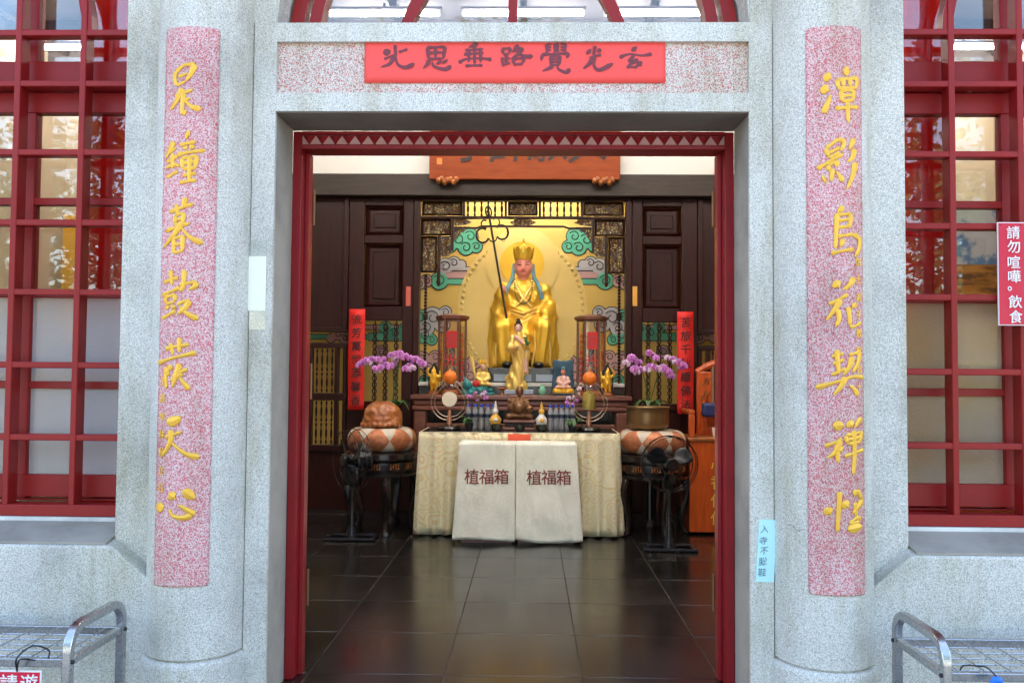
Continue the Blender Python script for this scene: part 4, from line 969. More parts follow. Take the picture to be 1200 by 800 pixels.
# standing figure in front
gb = at(607, 448, 8.16); gx, gy, gz = gb.x, 8.16, 1.172
G = lambda x, y, z: Vector((gx + x, gy + y, gz + z))
gy_t = thing('standing_goddess_statuette', 'slender gold-robed standing figurine with black topknot holding a green sprig', 'statuette', (gx, gy, gz))
m = MB()
for p0, r0, p1, r1 in ((G(.01,0,.53), .04, G(.0,0,.40), .055), (G(0,0,.40), .055, G(.012,0,.22), .068), (G(.012,0,.24), .066, G(-.02,-.01,.02), .075), (G(-.05,-.01,.12), .05, G(-.10,0,.10), .035), (G(-.03,0,.2), .05, G(-.07,-.01,.03), .05),
                       (G(-.05,0,.5), .03, G(-.085,-.03,.38), .034), (G(-.085,-.03,.38), .034, G(-.02,-.085,.40), .026), (G(.06,0,.5), .03, G(.09,-.02,.39), .034), (G(.09,-.02,.39), .034, G(.055,-.085,.43), .024), (G(.085,-.03,.38), .03, G(.075,-.02,.16), .024), (G(.03,0,.03), .07, G(-.04,0,.015), .07)):
    m.cap(p0, r0, p1, r1, 10)
o = from_mesh(fuse(m, .0075, 2, folds(.005, 95, 4.0)), 'robe', 'gold_light', gy_t, (0,0,0)); o.location = -wloc(gy_t)
sh = MB(); sh.cap(G(.075,-.03,.40), .026, G(.072,-.04,.17), .018, 8); sh.cap(G(-.02,-.05,.50), .022, G(.05,-.055,.44), .02, 8)
o = from_mesh(fuse(sh, .006, 2), 'shawl', 'skin_light', gy_t, (0,0,0)); o.location = -wloc(gy_t)
gh = G(.0, -.01, .585); face(gh, .036, gy_t, 'skin_light')
hm = MB(); hm.ell(gh + Vector((0, .012, .018)), (.041, .040, .042), 14, 10); hm.ell(gh + Vector((0, .012, .062)), (.026, .026, .018), 12, 8); hm.ell(gh + Vector((0, .012, .083)), (.020, .020, .014), 12, 8)
build(hm, 'hair', 'hair_black', gy_t, smooth=True)
fist(G(.045, -.1, .435), Vector((-.2, -1, 0)), .014, gy_t, 'skin_light'); fist(G(-.015, -.1, .40), Vector((.4, -1, 0)), .013, gy_t, 'skin_light')
sg = MB()
for k in range(12):
    a = random.uniform(0, 6.3); sg.ell(G(.075 + .03*math.cos(a)*random.random(), -.1 + .012*math.sin(a), .455 + random.uniform(-.03, .035)), (.016, .007, .010), 6, 4, Matrix.Rotation(a, 3, 'Y'))
build(sg, 'sprig', 'leaf', gy_t)
tag(build(MB().box(gx - .13, gx + .15, gy - .09, gy + .09, 1.127, 1.170), 'statuette_box', 'grey_box', bev=.006), 'pale grey box under the slender standing gold figurine', 'box')

def seated(c, h, t, robe, skin, voxel, head=True, belly=0.0, fr=60):
    c = Vector(c); m = MB(); u = lambda x, y, z: c + Vector((x, y, z)) * h
    m.ell(u(0, -.02, .11), (.34*h, .24*h, .11*h)); m.lathe([(.20*h, .1*h), (.19*h, .3*h), (.20*h, .48*h), (.17*h, .58*h), (.07*h, .65*h)], c, 18, 1, .8)
    for s_ in (-1, 1):
        m.cap(u(s_*.20, 0, .54), .075*h, u(s_*.27, -.05, .34), .075*h, 10); m.cap(u(s_*.27, -.05, .34), .07*h, u(s_*.08, -.22, .24), .055*h, 10)
        m.cap(u(s_*.12, -.02, .12), .11*h, u(s_*.30, -.12, .09), .09*h, 10)
    if belly: m.ell(u(0, -.10, .36), (.22*h, .20*h, .20*h))
    o = from_mesh(fuse(m, voxel, 2, folds(.012*h, fr / h * .35, h)), 'robe' if not belly else 'body', robe, t, (0,0,0)); o.location = -wloc(t)
    if head: return face(u(0, -.03, .81), .105*h, t, skin), u(0, -.03, .81)
    return o, u(0, -.03, .81)
# pink and gold seated figure with dark blue throne back
c = at(660, 457, 8.02); c.z = 1.127
t = thing('seated_buddha_statuette', 'small pink and gold seated figure with dark blue throne back, right of centre', 'statuette', c)
lt = MB()
for k in range(12):
    a = k*math.pi/6; lt.ell(c + Vector((.075*math.cos(a), .06*math.sin(a), .035)), (.026, .02, .030), 8, 6)
lt.lathe([(.06, 0), (.05, .02), (.075, .045), (.08, .06)], c, 18); build(lt, 'lotus_seat', 'gold', t, smooth=True)
seated(c + Vector((0, 0, .055)), .20, t, 'skin_light', 'skin_pink', .006)
build(MB().ell(c + Vector((0, -.01, .25)), (.02, .02, .018), 10, 6), 'hair', 'sash_blue', t, smooth=True)
tb = MB().prism([(c.x + x, c.z + z) for x, z in ((-.10, .0), (.10, .0), (.105, .12), (.095, .20), (.10, .30), (.085, .335), (.03, .322), (-.03, .322), (-.085, .335), (-.10, .30), (-.095, .20), (-.105, .12))], c.y + .06, c.y + .10)
o = build(tb, 'throne_back', 'throne_blue', t, bev=.008); scrolls(c.x - .085, c.x + .085, c.z + .03, c.z + .30, c.y + .055, o, 30, 31, 'throne_blue')
build(MB().lathe([(.10, -.0), (.105, .012), (.09, .018)], c, 20, 1.0, .8), 'stand', 'throne_blue', t)
# gold figure riding on a sea-green beast
c = at(562, 456, 8.0); c.z = 1.127
t = thing('riding_gold_statuette', 'small gold figure seated on a blue-green beast, left of centre on the altar', 'statuette', c)
bt = MB(); bt.ell(c + Vector((-.02, 0, .05)), (.11, .06, .045)); bt.ell(c + Vector((-.115, -.03, .085)), (.045, .04, .045)); bt.cap(c + Vector((-.12, -.03, .12)), .018, c + Vector((-.14, -.02, .16)), .008)
for k in range(9): bt.ell(c + Vector((-.14 + .03*k, -.02 + .02*math.sin(k*2), .025 + .015*math.sin(k*1.7))), (.028, .04, .024))
o = from_mesh(fuse(bt, .006, 1, folds(.005, 130, 2)), 'beast', 'sea_green', t, (0,0,0)); o.location = -wloc(t)
build(MB().box(c.x - .145, c.x + .145, c.y - .07, c.y + .07, 1.126, 1.146), 'stand', 'sea_green', t, bev=.006)
seated(c + Vector((.03, 0, .075)), .22, t, 'gold_light', 'skin_light', .0065)
cr = MB()
for k in range(7): cr.ell(c + Vector((.03 + .028*math.cos(k*.9), .028*math.sin(k*.9), .298 + .006*(k % 2))), (.009, .009, .024), 6, 5)
build(cr, 'crown', 'gold', t, smooth=True)
build(MB().ell(c + Vector((-.03, -.05, .10)), (.035, .02, .03), 8, 6), 'saddle_cloth', 'text_red', t, smooth=True)
fl = MB(); fl.tube([c + Vector((-.04, .02, .15)), c + Vector((-.075, .02, .33)), c + Vector((-.095, .015, .37))], [.006, .02, .003], 6, sq=.3); build(fl, 'pennant', 'gold_light', t)
# small gold guardians
for (px, lb, fx) in ((508, 'far left', 1), (712, 'far right', -1)):
    c = at(px, 457, 7.98); c.z = 1.127
    t = thing('guardian_statuette', 'tiny gold guardian figurine on a dark base at the %s of the altar' % lb, 'statuette', c, 'gold guardian figurines')
    build(MB().lathe([(.05, 0), (.05, .012), (.04, .02), (.042, .035)], c, 14), 'base', 'muyu_wood', t, smooth=True)
    m = MB(); w_ = lambda x, y, z: c + Vector((fx*x, y, z))
    for p0, r0, p1, r1 in ((w_(.018,0,.04), .014, w_(.02,-.008,.11), .022), (w_(-.018,0,.04), .014, w_(-.02,0,.11), .022), (w_(0,0,.11), .036, w_(0,0,.17), .034), (w_(.035,0,.17), .016, w_(.062,-.02,.13), .013), (w_(.062,-.02,.13), .013, w_(.05,-.05,.16), .011), (w_(-.035,0,.17), .016, w_(-.06,-.01,.20), .013), (w_(-.06,-.01,.20), .013, w_(-.045,-.02,.235), .011), (w_(0,-.005,.20), .022, w_(0,-.005,.215), .021), (w_(0,0,.23), .016, w_(0,0,.255), .006), (w_(.05,0,.08), .012, w_(.06,.01,.22), .008)):
        m.cap(p0, r0, p1, r1, 8)
    o = from_mesh(fuse(m, .0045, 1, folds(.003, 170, fx)), 'figure', 'gold', t, (0,0,0)); o.location = -wloc(t)
    build(MB().prism([(c.x - .055, c.z + .03), (c.x + .055, c.z + .03), (c.x + .06, c.z + .2), (c.x, c.z + .30), (c.x - .06, c.z + .2)], c.y + .05, c.y + .07), 'backboard', 'black', t)
# laughing buddha on the offering table
TZ = TT + .009
c = at(608.5, 502, 7.30); c.z = TZ
lbs = thing('altar_stand', 'dark red-brown carved stand under the bronze laughing figure', 'stand', c)
build(MB().box(c.x - .135, c.x + .135, c.y - .08, c.y + .10, TZ + .06, TZ + .085), 'top', 'altar_wood', lbs, bev=.006)
build(MB().box(c.x - .12, c.x + .12, c.y - .065, c.y + .09, TZ + .025, TZ + .059), 'waist', 'dark_wood', lbs, bev=.006)
build(MB().box(c.x - .14, c.x + .14, c.y - .085, c.y + .10, TZ, TZ + .024), 'foot', 'altar_wood', lbs, bev=.006)
b0 = c + Vector((0, .01, .086)); t = thing('laughing_buddha_statuette', 'bronze pot-bellied laughing seated figure at the centre of the offering table', 'statuette', b0)
seated(b0, .30, t, 'bronze', 'bronze', .0065, True, 1.0, 40)
bb = MB(); bb.ell(b0 + Vector((0, -.075, .10)), (.048, .035, .048), 16, 10); bb.ell(b0 + Vector((-.085, -.05, .16)), .02, 8, 6); bb.ell(b0 + Vector((.09, -.06, .09)), .028, 8, 6); build(bb, 'belly', 'bronze', t, smooth=True)

# hexagonal lantern cases
for (px, lb) in ((529.5, 'left'), (692.5, 'right')):
    c = at(px, 458, 8.12); c.z = 1.127; x, y = c.x, c.y
    t = thing('hexagonal_lantern', 'tall six-sided glass lantern case with dark frame and red lettering, %s of the statue' % lb, 'lantern', c, 'six-sided lantern cases')
    H = 1.127 + .745; r = .128
    cs = [(x + r*math.cos(R(60*k)), y + r*math.sin(R(60*k))) for k in range(6)]
    build(MB().lathe([(.14, 0), (.14, .025), (.125, .03), (.125, .045)], c, 6), 'base', 'muyu_wood', t)
    build(MB().lathe([(.128, .695), (.158, .712), (.162, .738), (.12, .752), (.03, .765)], c, 6), 'roof', 'altar_wood', t)
    for k, (a, b) in enumerate(cs):
        build(MB().tube([(a, b, 1.165), (a, b, 1.83)], .0115, 6), 'corner_post', 'altar_wood', t)
        a2, b2 = cs[(k + 1) % 6]; g = MB().add([(a, b, 1.17), (a2, b2, 1.17), (a2, b2, 1.83), (a, b, 1.83)], [(0, 1, 2, 3)]); build(g, 'pane', 'lantern_glass', t)
    yf = y - r*.866 - .004
    build(MB().box(x - .045, x + .052, yf - .001, yf + .001, 1.56, 1.72), 'red_label', 'text_red', t)
    write('玄', (x - .002, yf - .004, 1.64), .125, 'lip', t, thick=.002); write('光', (x - .002, yf - .004, 1.45), .125, 'text_red', t, thick=.002); write('寺', (x, yf - .004, 1.27), .11, 'text_red', t, thick=.002)
    for e in (-1, 1):
        for k in range(9): write('南無大願地藏菩薩佛'[k], (x + e*.098, y - .058*1.0 - .006, 1.68 - .052*k), .045, 'text_red', t, Vector((.5, e*.866, 0)).normalized() if e > 0 else Vector((.5, -.866, 0)), thick=.0015)
    build(MB().lathe([(.05, .05), (.055, .07), (.03, .11), (.035, .25), (.028, .42), (.04, .46), (.012, .50)], c, 14), 'lamp_core', 'steel', t, smooth=True)

# ---------------------------------------------------------------- offering table things
def ring_stand(px, kind, label):
    c = at(px, 503, 7.22); c.z = TZ; t = thing('ritual_stand', label, 'ritual stand', c)
    build(MB().lathe([(.10, 0), (.104, .012), (.095, .03), (.07, .035), (.05, .045), (.03, .05)], c, 24), 'base', 'black_lacquer', t, smooth=True)
    build(MB().lathe([(.022, .05), (.017, .10), (.012, .165)], c, 12), 'stem', 'copper', t, smooth=True)
    q = c + Vector((0, 0, .255))
    for rr, zt in ((.165, .0), (.135, .012)):
        pts = []
        for i in range(37):
            a = R(-90) + R(360)*i/36; wv = math.cos(a)*rr*(1 - .28*max(0, math.sin(a))**1.2); pts.append(q + Vector((wv*.95, -.004, math.sin(a)*rr*(.95 if a < R(0) or a > R(180) else 1.18) - .02)))
        build(MB().tube(pts[:-1], .0045, 6, closed=True), 'wire_loop', 'wire', t, smooth=True)
    if kind == 'drum':
        build(MB().lathe([(.045, -.016), (.062, -.014), (.066, 0), (.062, .014), (.045, .016)], q + Vector((0, -.01, -.0)), 28, M=Matrix.Rotation(R(90), 3, 'X')), 'drum', 'drum_skin', t, smooth=True)
    else:
        build(MB().lathe([(.050, -.075), (.054, -.06), (.056, .03), (.048, .06), (.02, .078), (.012, .09)], q, 24), 'bell', 'bell_olive', t, smooth=True)
    build(MB().ell(q + Vector((.004, -.005, .185)), .058, 20, 14), 'ball', 'orange_ball', t, smooth=True)
    build(MB().lathe([(.022, .0), (.012, .02), (.004, .05)], q + Vector((.004, -.005, .24)), 10), 'finial', 'muyu_wood', t)
ring_stand(526.5, 'drum', 'ritual stand with round cream drum in wire loops and an orange ball on top')
ring_stand(690, 'bell', 'ritual stand with olive-gold bell in wire loops and an orange ball on top')
bo = None
for side, pxs in (('left', (549, 556.5, 564, 571.5, 578)), ('right', (645, 651.5, 658, 664.5, 671))):
    for row in (0, 1):
        for k, px in enumerate(pxs):
            c = at(px, 505, 7.36); c = Vector((c.x, 7.34 + .062*row, TZ))
            t = thing('water_bottle', 'clear water bottle with blue cap in the %s cluster, %s row, %s from the left' % (side, ('front', 'rear')[row], ('first', 'second', 'third', 'fourth', 'fifth')[k]), 'bottle', c, 'water bottles on the offering table')
            if bo is None:
                bo = [build(MB().lathe([(.022, 0), (.0245, .008), (.0245, .06), (.022, .07), (.0245, .08), (.0245, .135), (.018, .165), (.011, .18), (.011, .192)], c, 14), 'bottle_body', 'bottle_plastic', t, smooth=True),
                      build(MB().lathe([(.0140, .190), (.0142, .208), (.012, .210)], c, 12), 'cap', 'cap_blue', t, smooth=True),
                      build(MB().lathe([(.0250, .100), (.0250, .130)], c, 14, capped=False), 'wrapper', 'label_dark', t, smooth=True)]
                off = [wloc(o) - c for o in bo]
            else:
                for o, f in zip(bo, off): dup(o, c + f, t)
for px, lb, cc in ((580.5, 'left', ('gourd_yellow', 'gourd_white')), (634.5, 'right', ('gourd_white', 'gourd_yellow'))):
    c = at(px, 503, 7.20); c.z = TZ
    t = thing('gourd_vase', 'yellow and white gourd-shaped vase with spire lid, %s of the bronze figure' % lb, 'vase', c, 'gourd vases')
    build(MB().lathe([(.026, .02), (.042, .045), (.048, .075), (.042, .105), (.022, .13), (.018, .14)], c, 20), 'bowl', cc[0], t, smooth=True)
    build(MB().lathe([(.018, .138), (.026, .155), (.022, .172), (.010, .185), (.014, .20), (.003, .245)], c, 16), 'lid', cc[1], t, smooth=True)
    for k in range(3): build(MB().ell(c + Vector((.035*math.cos(k*2.1 - 1.5), .035*math.sin(k*2.1 - 1.5), .085)), (.022, .022, .02), 10, 6), 'lobe', cc[1], t, smooth=True)
    build(MB().lathe([(.035, 0), (.03, .012), (.024, .022)], c, 16), 'foot', 'dark_bowl', t)
for px, lb in ((582, 'left'), (609, 'middle'), (634.5, 'right')):
    c = at(px, 505, 7.08); c.z = TZ
    tag(build(MB().lathe([(.026, 0), (.030, .006), (.043, .022), (.046, .04), (.042, .055), (.038, .057), (.040, .04), (.03, .02), (.01, .012)], c, 24), 'incense_bowl', 'dark_bowl', smooth=True, c=c), 'small glossy dark bowl at the front of the offering table, %s of three' % lb, 'bowl', 'dark incense bowls')
def leaf_blade(m, p0, p1, p2, wd):
    pts = [Vector(p) for p in spline([tuple(p0), tuple(p1), tuple(p2)], 6)]
    sd_ = (Vector(p2) - Vector(p0)).cross(Vector((0, 0, 1)))
    if sd_.length < 1e-4: sd_ = Vector((1, 0, 0))
    sd_.normalize(); n0 = len(m.v)
    for i, p in enumerate(pts):
        ww = wd*math.sin(math.pi*min(.98, .08 + .9*i/6)); m.v += [p - sd_*ww, p + Vector((0, 0, -.25*ww)), p + sd_*ww]
    for i in range(6): a = n0 + i*3; m.f += [(a, a+1, a+4, a+3), (a+1, a+2, a+5, a+4)]
for px, lb in ((549.5, 'left'), (670.5, 'right')):
    c = at(px, 505, 7.16); c.z = TZ
    t = thing('potted_plant', 'small green plant in a black pot on the %s of the offering table' % lb, 'plant', c, 'small potted plants')
    build(MB().lathe([(.026, 0), (.036, .055), (.038, .062), (.033, .062), (.03, .05)], c, 16), 'pot', 'pot_black', t, smooth=True)
    m = MB(); rnd = random.Random(px)
    for k in range(16):
        a = rnd.uniform(0, 6.3); l = rnd.uniform(.04, .09); leaf_blade(m, c + Vector((0, 0, .055)), c + Vector((l*.5*math.cos(a), l*.5*math.sin(a), .055 + l*.55)), c + Vector((l*math.cos(a), l*math.sin(a), .045 + l*rnd.uniform(-.2, .6))), .014)
    build(m, 'leaves', 'leaf', t)

# ---------------------------------------------------------------- orchids
def flower_mesh():
    m = MB()
    for k, (a, l, wd) in enumerate(((90, .036, .014), (210, .034, .013), (330, .034, .013), (20, .040, .024), (160, .040, .024))):
        a = R(a); d = Vector((math.cos(a), -.05, math.sin(a))); s = Vector((-math.sin(a), 0, math.cos(a)))
        m.add([Vector((0, 0, 0)), d*l*.4 + s*wd*.8 + Vector((0, -.004, 0)), d*l*.8 + s*wd*.9, d*l + Vector((0, .005, 0)), d*l*.8 - s*wd*.9, d*l*.4 - s*wd*.8 + Vector((0, -.004, 0)), d*l*.55 + Vector((0, -.008, 0))],
              [(0, 1, 6), (1, 2, 6), (2, 3, 6), (3, 4, 6), (4, 5, 6), (5, 0, 6)])
    return m
fm = flower_mesh(); fl0 = {}
def orchid(label, cl, s, ox, oy, base, pot, d, pts, cat='orchid', scl=1.0):
    t = thing('orchid', label, cat, base, 'pink orchids')
    rnd = random.Random(len(label))
    P = []
    for (x, y) in pts: P.append(at(ox + x/s, oy + y/s, d + rnd.uniform(-.07, .05)))
    for i, p in enumerate(P):
        mt = 'petal' if rnd.random() < .72 else 'petal_pale'
        if mt not in fl0: o = build(fm, 'flower', mt, t, c=(0, 0, 0)); o.location = p - wloc(t); fl0[mt] = o; WL[o.name] = p
        else: o = dup(fl0[mt], p, t)
        o.rotation_euler = (rnd.uniform(-.35, .2), rnd.uniform(-.5, .5), rnd.uniform(-.6, .6)); q = rnd.uniform(.85, 1.15)*scl; o.scale = (q, q, q)
        build(MB().ell(p + Vector((0, -.010, -.006)), (.007, .009, .008), 6, 4), 'flower_lip', 'lip_magenta', t)
    b = Vector(base)
    for grp in cl:
        g = [P[i] for i in grp]; top = g[0] + Vector((0, .02, .03))
        sp = spline([tuple(b + Vector((rnd.uniform(-.03, .03), 0, 0))), tuple(b.lerp(top, .55) + Vector((0, .03, .08))), tuple(top)] + [tuple(p + Vector((0, .012, .012))) for p in g[1:]], 26)
        build(MB().tube(sp, .0042, 5), 'flower_stem', 'stem', t)
    m = MB()
    for k in range(9):
        a = k*.7 + .3; l = rnd.uniform(.13, .22); leaf_blade(m, b, b + Vector((l*.55*math.cos(a), l*.4*math.sin(a), .10)), b + Vector((l*math.cos(a), l*.6*math.sin(a), rnd.uniform(.0, .09))), .026)
    build(m, 'leaves', 'leaf', t)
    if pot: build(MB().lathe([(.06, -pot), (.085, -.02), (.09, 0), (.08, 0), (.075, -.03)], b, 18), 'pot', 'pot_black', t, smooth=True)
c = at(462, 482, 7.62)
orchid('pink orchid in bloom behind the brown wooden fish drum, left of the altar', ((0, 1, 2, 3, 4, 5), (7, 8, 9, 10, 11, 16), (6, 12, 13, 14, 15)), 4.213, 350, 330, c, .16, 7.5,
       ((480, 358), (455, 366), (420, 384), (392, 388), (360, 386), (330, 390), (455, 420), (500, 372), (525, 372), (548, 378), (575, 385), (600, 398), (375, 430), (405, 424), (430, 412), (525, 432), (612, 408), (300, 412), (345, 402), (500, 352), (545, 420), (470, 410), (390, 440), (560, 430), (318, 400), (478, 385)))
c = at(762, 482, 7.62)
orchid('pink orchid in bloom behind the brass bowl, right of the altar', ((0, 1, 2, 3, 4), (5, 6, 7, 8), (9, 10, 11, 12, 13, 14)), 4.213, 720, 330, c, .16, 7.5,
       ((120, 400), (95, 385), (70, 392), (58, 405), (110, 448), (185, 362), (170, 352), (205, 378), (195, 425), (262, 378), (290, 384), (318, 395), (338, 410), (345, 420), (284, 470), (130, 436), (172, 422), (250, 436), (272, 446), (100, 432), (85, 375), (215, 432), (300, 400), (240, 425), (265, 460), (160, 435), (330, 425)))
stl = thing('orchid_stand', 'dark stand holding up the orchid left of the altar', 'stand', (PX(462, 7.62), 7.62, 0), 'orchid stands')
c = at(462, 482, 7.62); build(MB().lathe([(.16, c.z - .20), (.16, c.z - .162)], (c.x, 7.62, 0), 18), 'top', 'black_lacquer', stl); build(MB().lathe([(.10, 0), (.03, .05), (.03, c.z - .201)], (c.x, 7.62, 0), 12), 'stem', 'black_lacquer', stl)
stl = thing('orchid_stand', 'dark stand holding up the orchid right of the altar', 'stand', (PX(762, 7.62), 7.62, 0), 'orchid stands')
c = at(762, 482, 7.62); build(MB().lathe([(.16, c.z - .20), (.16, c.z - .162)], (c.x, 7.62, 0), 18), 'top', 'black_lacquer', stl); build(MB().lathe([(.10, 0), (.03, .05), (.03, c.z - .201)], (c.x, 7.62, 0), 12), 'stem', 'black_lacquer', stl)
for px, py, lb, base in ((559, 462, 'left', (556, 500)), (673, 466, 'right', (671, 500))):
    b = at(base[0], base[1], 7.45); b.z = TZ
    pts = [(random.uniform(-18, 18), random.uniform(-6, 9)) for _ in range(7)] if lb == 'left' else [(random.uniform(-9, 6), random.uniform(-14, 16)) for _ in range(8)]
    orchid('small spray of pink blossoms above the water bottles on the %s' % lb, ((0, 1, 2, 3),), 1.0, px, py, b, 0, 7.45, pts, 'flowers', .62)
# ---------------------------------------------------------------- stools, cushions, fish drum, bowl
def drum_stool(x, y, label, cat='stool'):
    t = thing('round_stand', label, cat, (x, y, 0), 'round black stands')
    build(MB().lathe([(.29, .60), (.305, .615), (.305, .655), (.29, .665)], (x, y, 0), 40), 'top', 'black_lacquer', t, smooth=True)
    build(MB().lathe([(.27, .50), (.282, .52), (.282, .585), (.27, .60)], (x, y, 0), 40), 'apron', 'black_lacquer', t, smooth=True)
    build(MB().lathe([(.30, .47), (.31, .485), (.285, .50)], (x, y, 0), 40), 'waist_moulding', 'black_lacquer', t, smooth=True)
    for k in range(5):
        a = R(-90) + k*2*math.pi/5 + .3; d = Vector((math.cos(a), math.sin(a), 0)); o = Vector((x, y, 0))
        build(MB().tube(spline([tuple(o + d*.26 + Vector((0, 0, .48))), tuple(o + d*.305 + Vector((0, 0, .36))), tuple(o + d*.25 + Vector((0, 0, .15))), tuple(o + d*.27 + Vector((0, 0, .03))), tuple(o + d*.31 + Vector((0, 0, .018)))], 14), [.034, .036, .036, .034, .032, .03, .028, .026, .024, .022, .022, .024, .026, .024, .018], 8), 'leg', 'black_lacquer', t, smooth=True)
    for k in range(5):
        a = R(-90) + (k - 2)*.55 ; d = Vector((math.cos(a), math.sin(a), 0)); m = MB(); rr = Vector((-d.y, d.x, 0))
        for j in range(4): m.tube([Vector((x, y, .555)) + d*.2835 + rr*(.012 + .022*j - .045) + Vector((0, 0, .022*q)) for q in (-1, 1)], .0035, 4); m.tube([Vector((x, y, .555 + .018*(j % 3 - 1))) + d*.2835 + rr*(.022*j - .045 + .02*q) for q in (0, 1)], .0035, 4)
        build(m, 'fret_inlay', 'muyu_wood', t)
    return t
LX, RX, TY = -1.165, 1.105, 7.22
drum_stool(LX, TY, 'round black lacquered stand under the fish drum cushion, left of the altar')
drum_stool(RX, TY, 'round black lacquered stand under the brass bowl cushion, right of the altar')
for x, lb in ((LX, 'under the brown wooden fish drum'), (RX, 'under the brass singing bowl')):
    prof = [(.20, .668)] + [(.205 + .085*math.cos(a), .765 + .097*math.sin(a)) for a in [R(-90) + R(180)*i/14 for i in range(15)]] + [(.15, .855), (.02, .850)]
    tag(build(MB().lathe(prof, (x, TY, 0), 56), 'round_cushion', 'cushion', smooth=True, c=(x, TY, .765)), 'round cushion of copper and cream lozenges ' + lb, 'cushion', 'lozenge cushions')
# wooden fish
c = Vector((LX + .005, TY - .02, .858))
m = MB(); m.ell(c + Vector((0, .01, .10)), (.162, .15, .128), 30, 20); m.ell(c + Vector((0, .005, .065)), (.176, .160, .085), 28, 14)
for k in range(11):
    a = R(-90) + (k - 5)*.26; m.ell(c + Vector((.168*math.cos(a), .148*math.sin(a), .028)), (.018, .018, .026), 8, 6)
for s_ in (-1, 1): m.ell(c + Vector((s_*.06, -.105, .145)), .022, 10, 8)
def mu(co, n):
    q = co - c
    return .0045*math.sin(90*math.hypot(abs(q.x) - .06, q.z - .12) + 3*noise.noise(q*9)) + .004*noise.noise(q*45)
t = from_mesh(fuse(m, .0075, 2, mu), 'wooden_fish', 'muyu_wood', None, (0, 0, 0)); tag(t, 'round carved brown wooden fish drum on a copper lozenge cushion', 'wooden fish')
# brass bowl
c = Vector((RX - .03, TY, .862))
tag(build(MB().lathe([(.10, 0), (.15, .008), (.172, .03), (.178, .07), (.176, .13), (.178, .178), (.186, .190), (.183, .196), (.172, .190), (.168, .12), (.166, .05), (.02, .02)], c, 44), 'singing_bowl', 'brass', smooth=True, c=c), 'wide brass singing bowl on the cushion right of the altar', 'bowl')

# ---------------------------------------------------------------- fans
def fan(x, y, yaw, hz, rad, label, tilt=0):
    t = thing('floor_fan', label, 'fan', (x, y, 0), 'black floor fans')
    b = MB()
    for s_ in (-1, 1): b.tube([(x - .20, y + s_*.10, .014), (x + .20, y + s_*.10, .014)], .014, 8)
    b.box(x - .03, x + .03, y - .1, y + .1, .008, .03); b.box(x - .20, x - .16, y - .1, y + .1, .006, .024); b.box(x + .16, x + .20, y - .1, y + .1, .006, .024)
    build(b, 'base', 'black_plastic', t)
    build(MB().lathe([(.05, .03), (.035, .08), (.022, .12), (.022, .30)], (x, y, 0), 14), 'lower_tube', 'black_plastic', t, smooth=True)
    build(MB().tube([(x, y, .29), (x, y, hz - .08)], .012, 10), 'upper_tube', 'black_plastic', t, smooth=True)
    for s_ in (-1, 1): build(MB().tube([(x + s_*.045, y, .03), (x + s_*.045, y, .19), (x + s_*.02, y, .22)], .006, 6), 'brace', 'black_plastic', t)
    Rm = Matrix.Rotation(yaw, 3, 'Z') @ Matrix.Rotation(tilt, 3, 'X'); c = Vector((x, y, hz)); T = lambda p: Rm @ Vector(p) + c
    build(MB().tube([T((0, .17, 0)), T((0, .15, 0)), T((0, .05, 0)), T((0, .02, 0))], [.03, .058, .062, .05], 18), 'motor', 'black_plastic', t, smooth=True)
    build(MB().tube([T((0, .10, -.04)), (x, y, hz - .10)], .02, 10), 'neck', 'black_plastic', t, smooth=True)
    build(MB().tube([T((0, .0, 0)), T((0, -.045, 0)), T((0, -.055, 0))], [.045, .042, .025], 18), 'hub', 'black_plastic', t, smooth=True)
    for k in range(3):
        a0 = k*2*math.pi/3 + .5
        def bl(u, v, a0=a0):
            r_ = .035 + (rad*.86 - .035)*u; wv = .60*math.sin(math.pi*(.16 + .70*u))**.8; a = a0 + (v - .5)*wv*1.7
            return T((r_*math.cos(a), -.015 + (v - .5)*.075*(1.1 - u*.4), r_*math.sin(a)))
        o = build(MB().grid(10, 6, bl), 'blade', 'black_plastic', t, smooth=True); q = o.modifiers.new('t', 'SOLIDIFY'); q.thickness = .003
    g = MB()
    for yy, rr in ((-.06, rad*.96), (.0, rad), (.05, rad*.96)): g.tube([T((rr*math.cos(a), yy, rr*math.sin(a))) for a in [i*math.pi/24 for i in range(48)]], .0035, 5, closed=True)
    for k in range(16):
        a = k*math.pi/8; g.tube([T((.05*math.cos(a), -.085, .05*math.sin(a))), T((rad*.7*math.cos(a), -.078, rad*.7*math.sin(a))), T((rad*.96*math.cos(a), -.06, rad*.96*math.sin(a))), T((rad*math.cos(a), 0, rad*math.sin(a)))], .0007, 3)
        g.tube([T((rad*math.cos(a), 0, rad*math.sin(a))), T((rad*.96*math.cos(a), .05, rad*.96*math.sin(a))), T((.06*math.cos(a), .07, .06*math.sin(a)))], .0007, 3)
    g.tube([T((0, -.082, 0)), T((0, -.09, 0))], [.05, .045], 16)
    build(g, 'guard', 'black_plastic', t)
p = at(412, 625, 6.82); fan(p.x - .0, 6.82, R(-52), at(405, 538, 6.82).z, .245, 'black floor fan turned aside, in front of the left round stand')
p = at(784, 632, 6.55); fan(p.x, 6.55, R(10), at(787, 545, 6.45).z, .215, 'black floor fan with visible blades, in front of the brass bowl on the right')

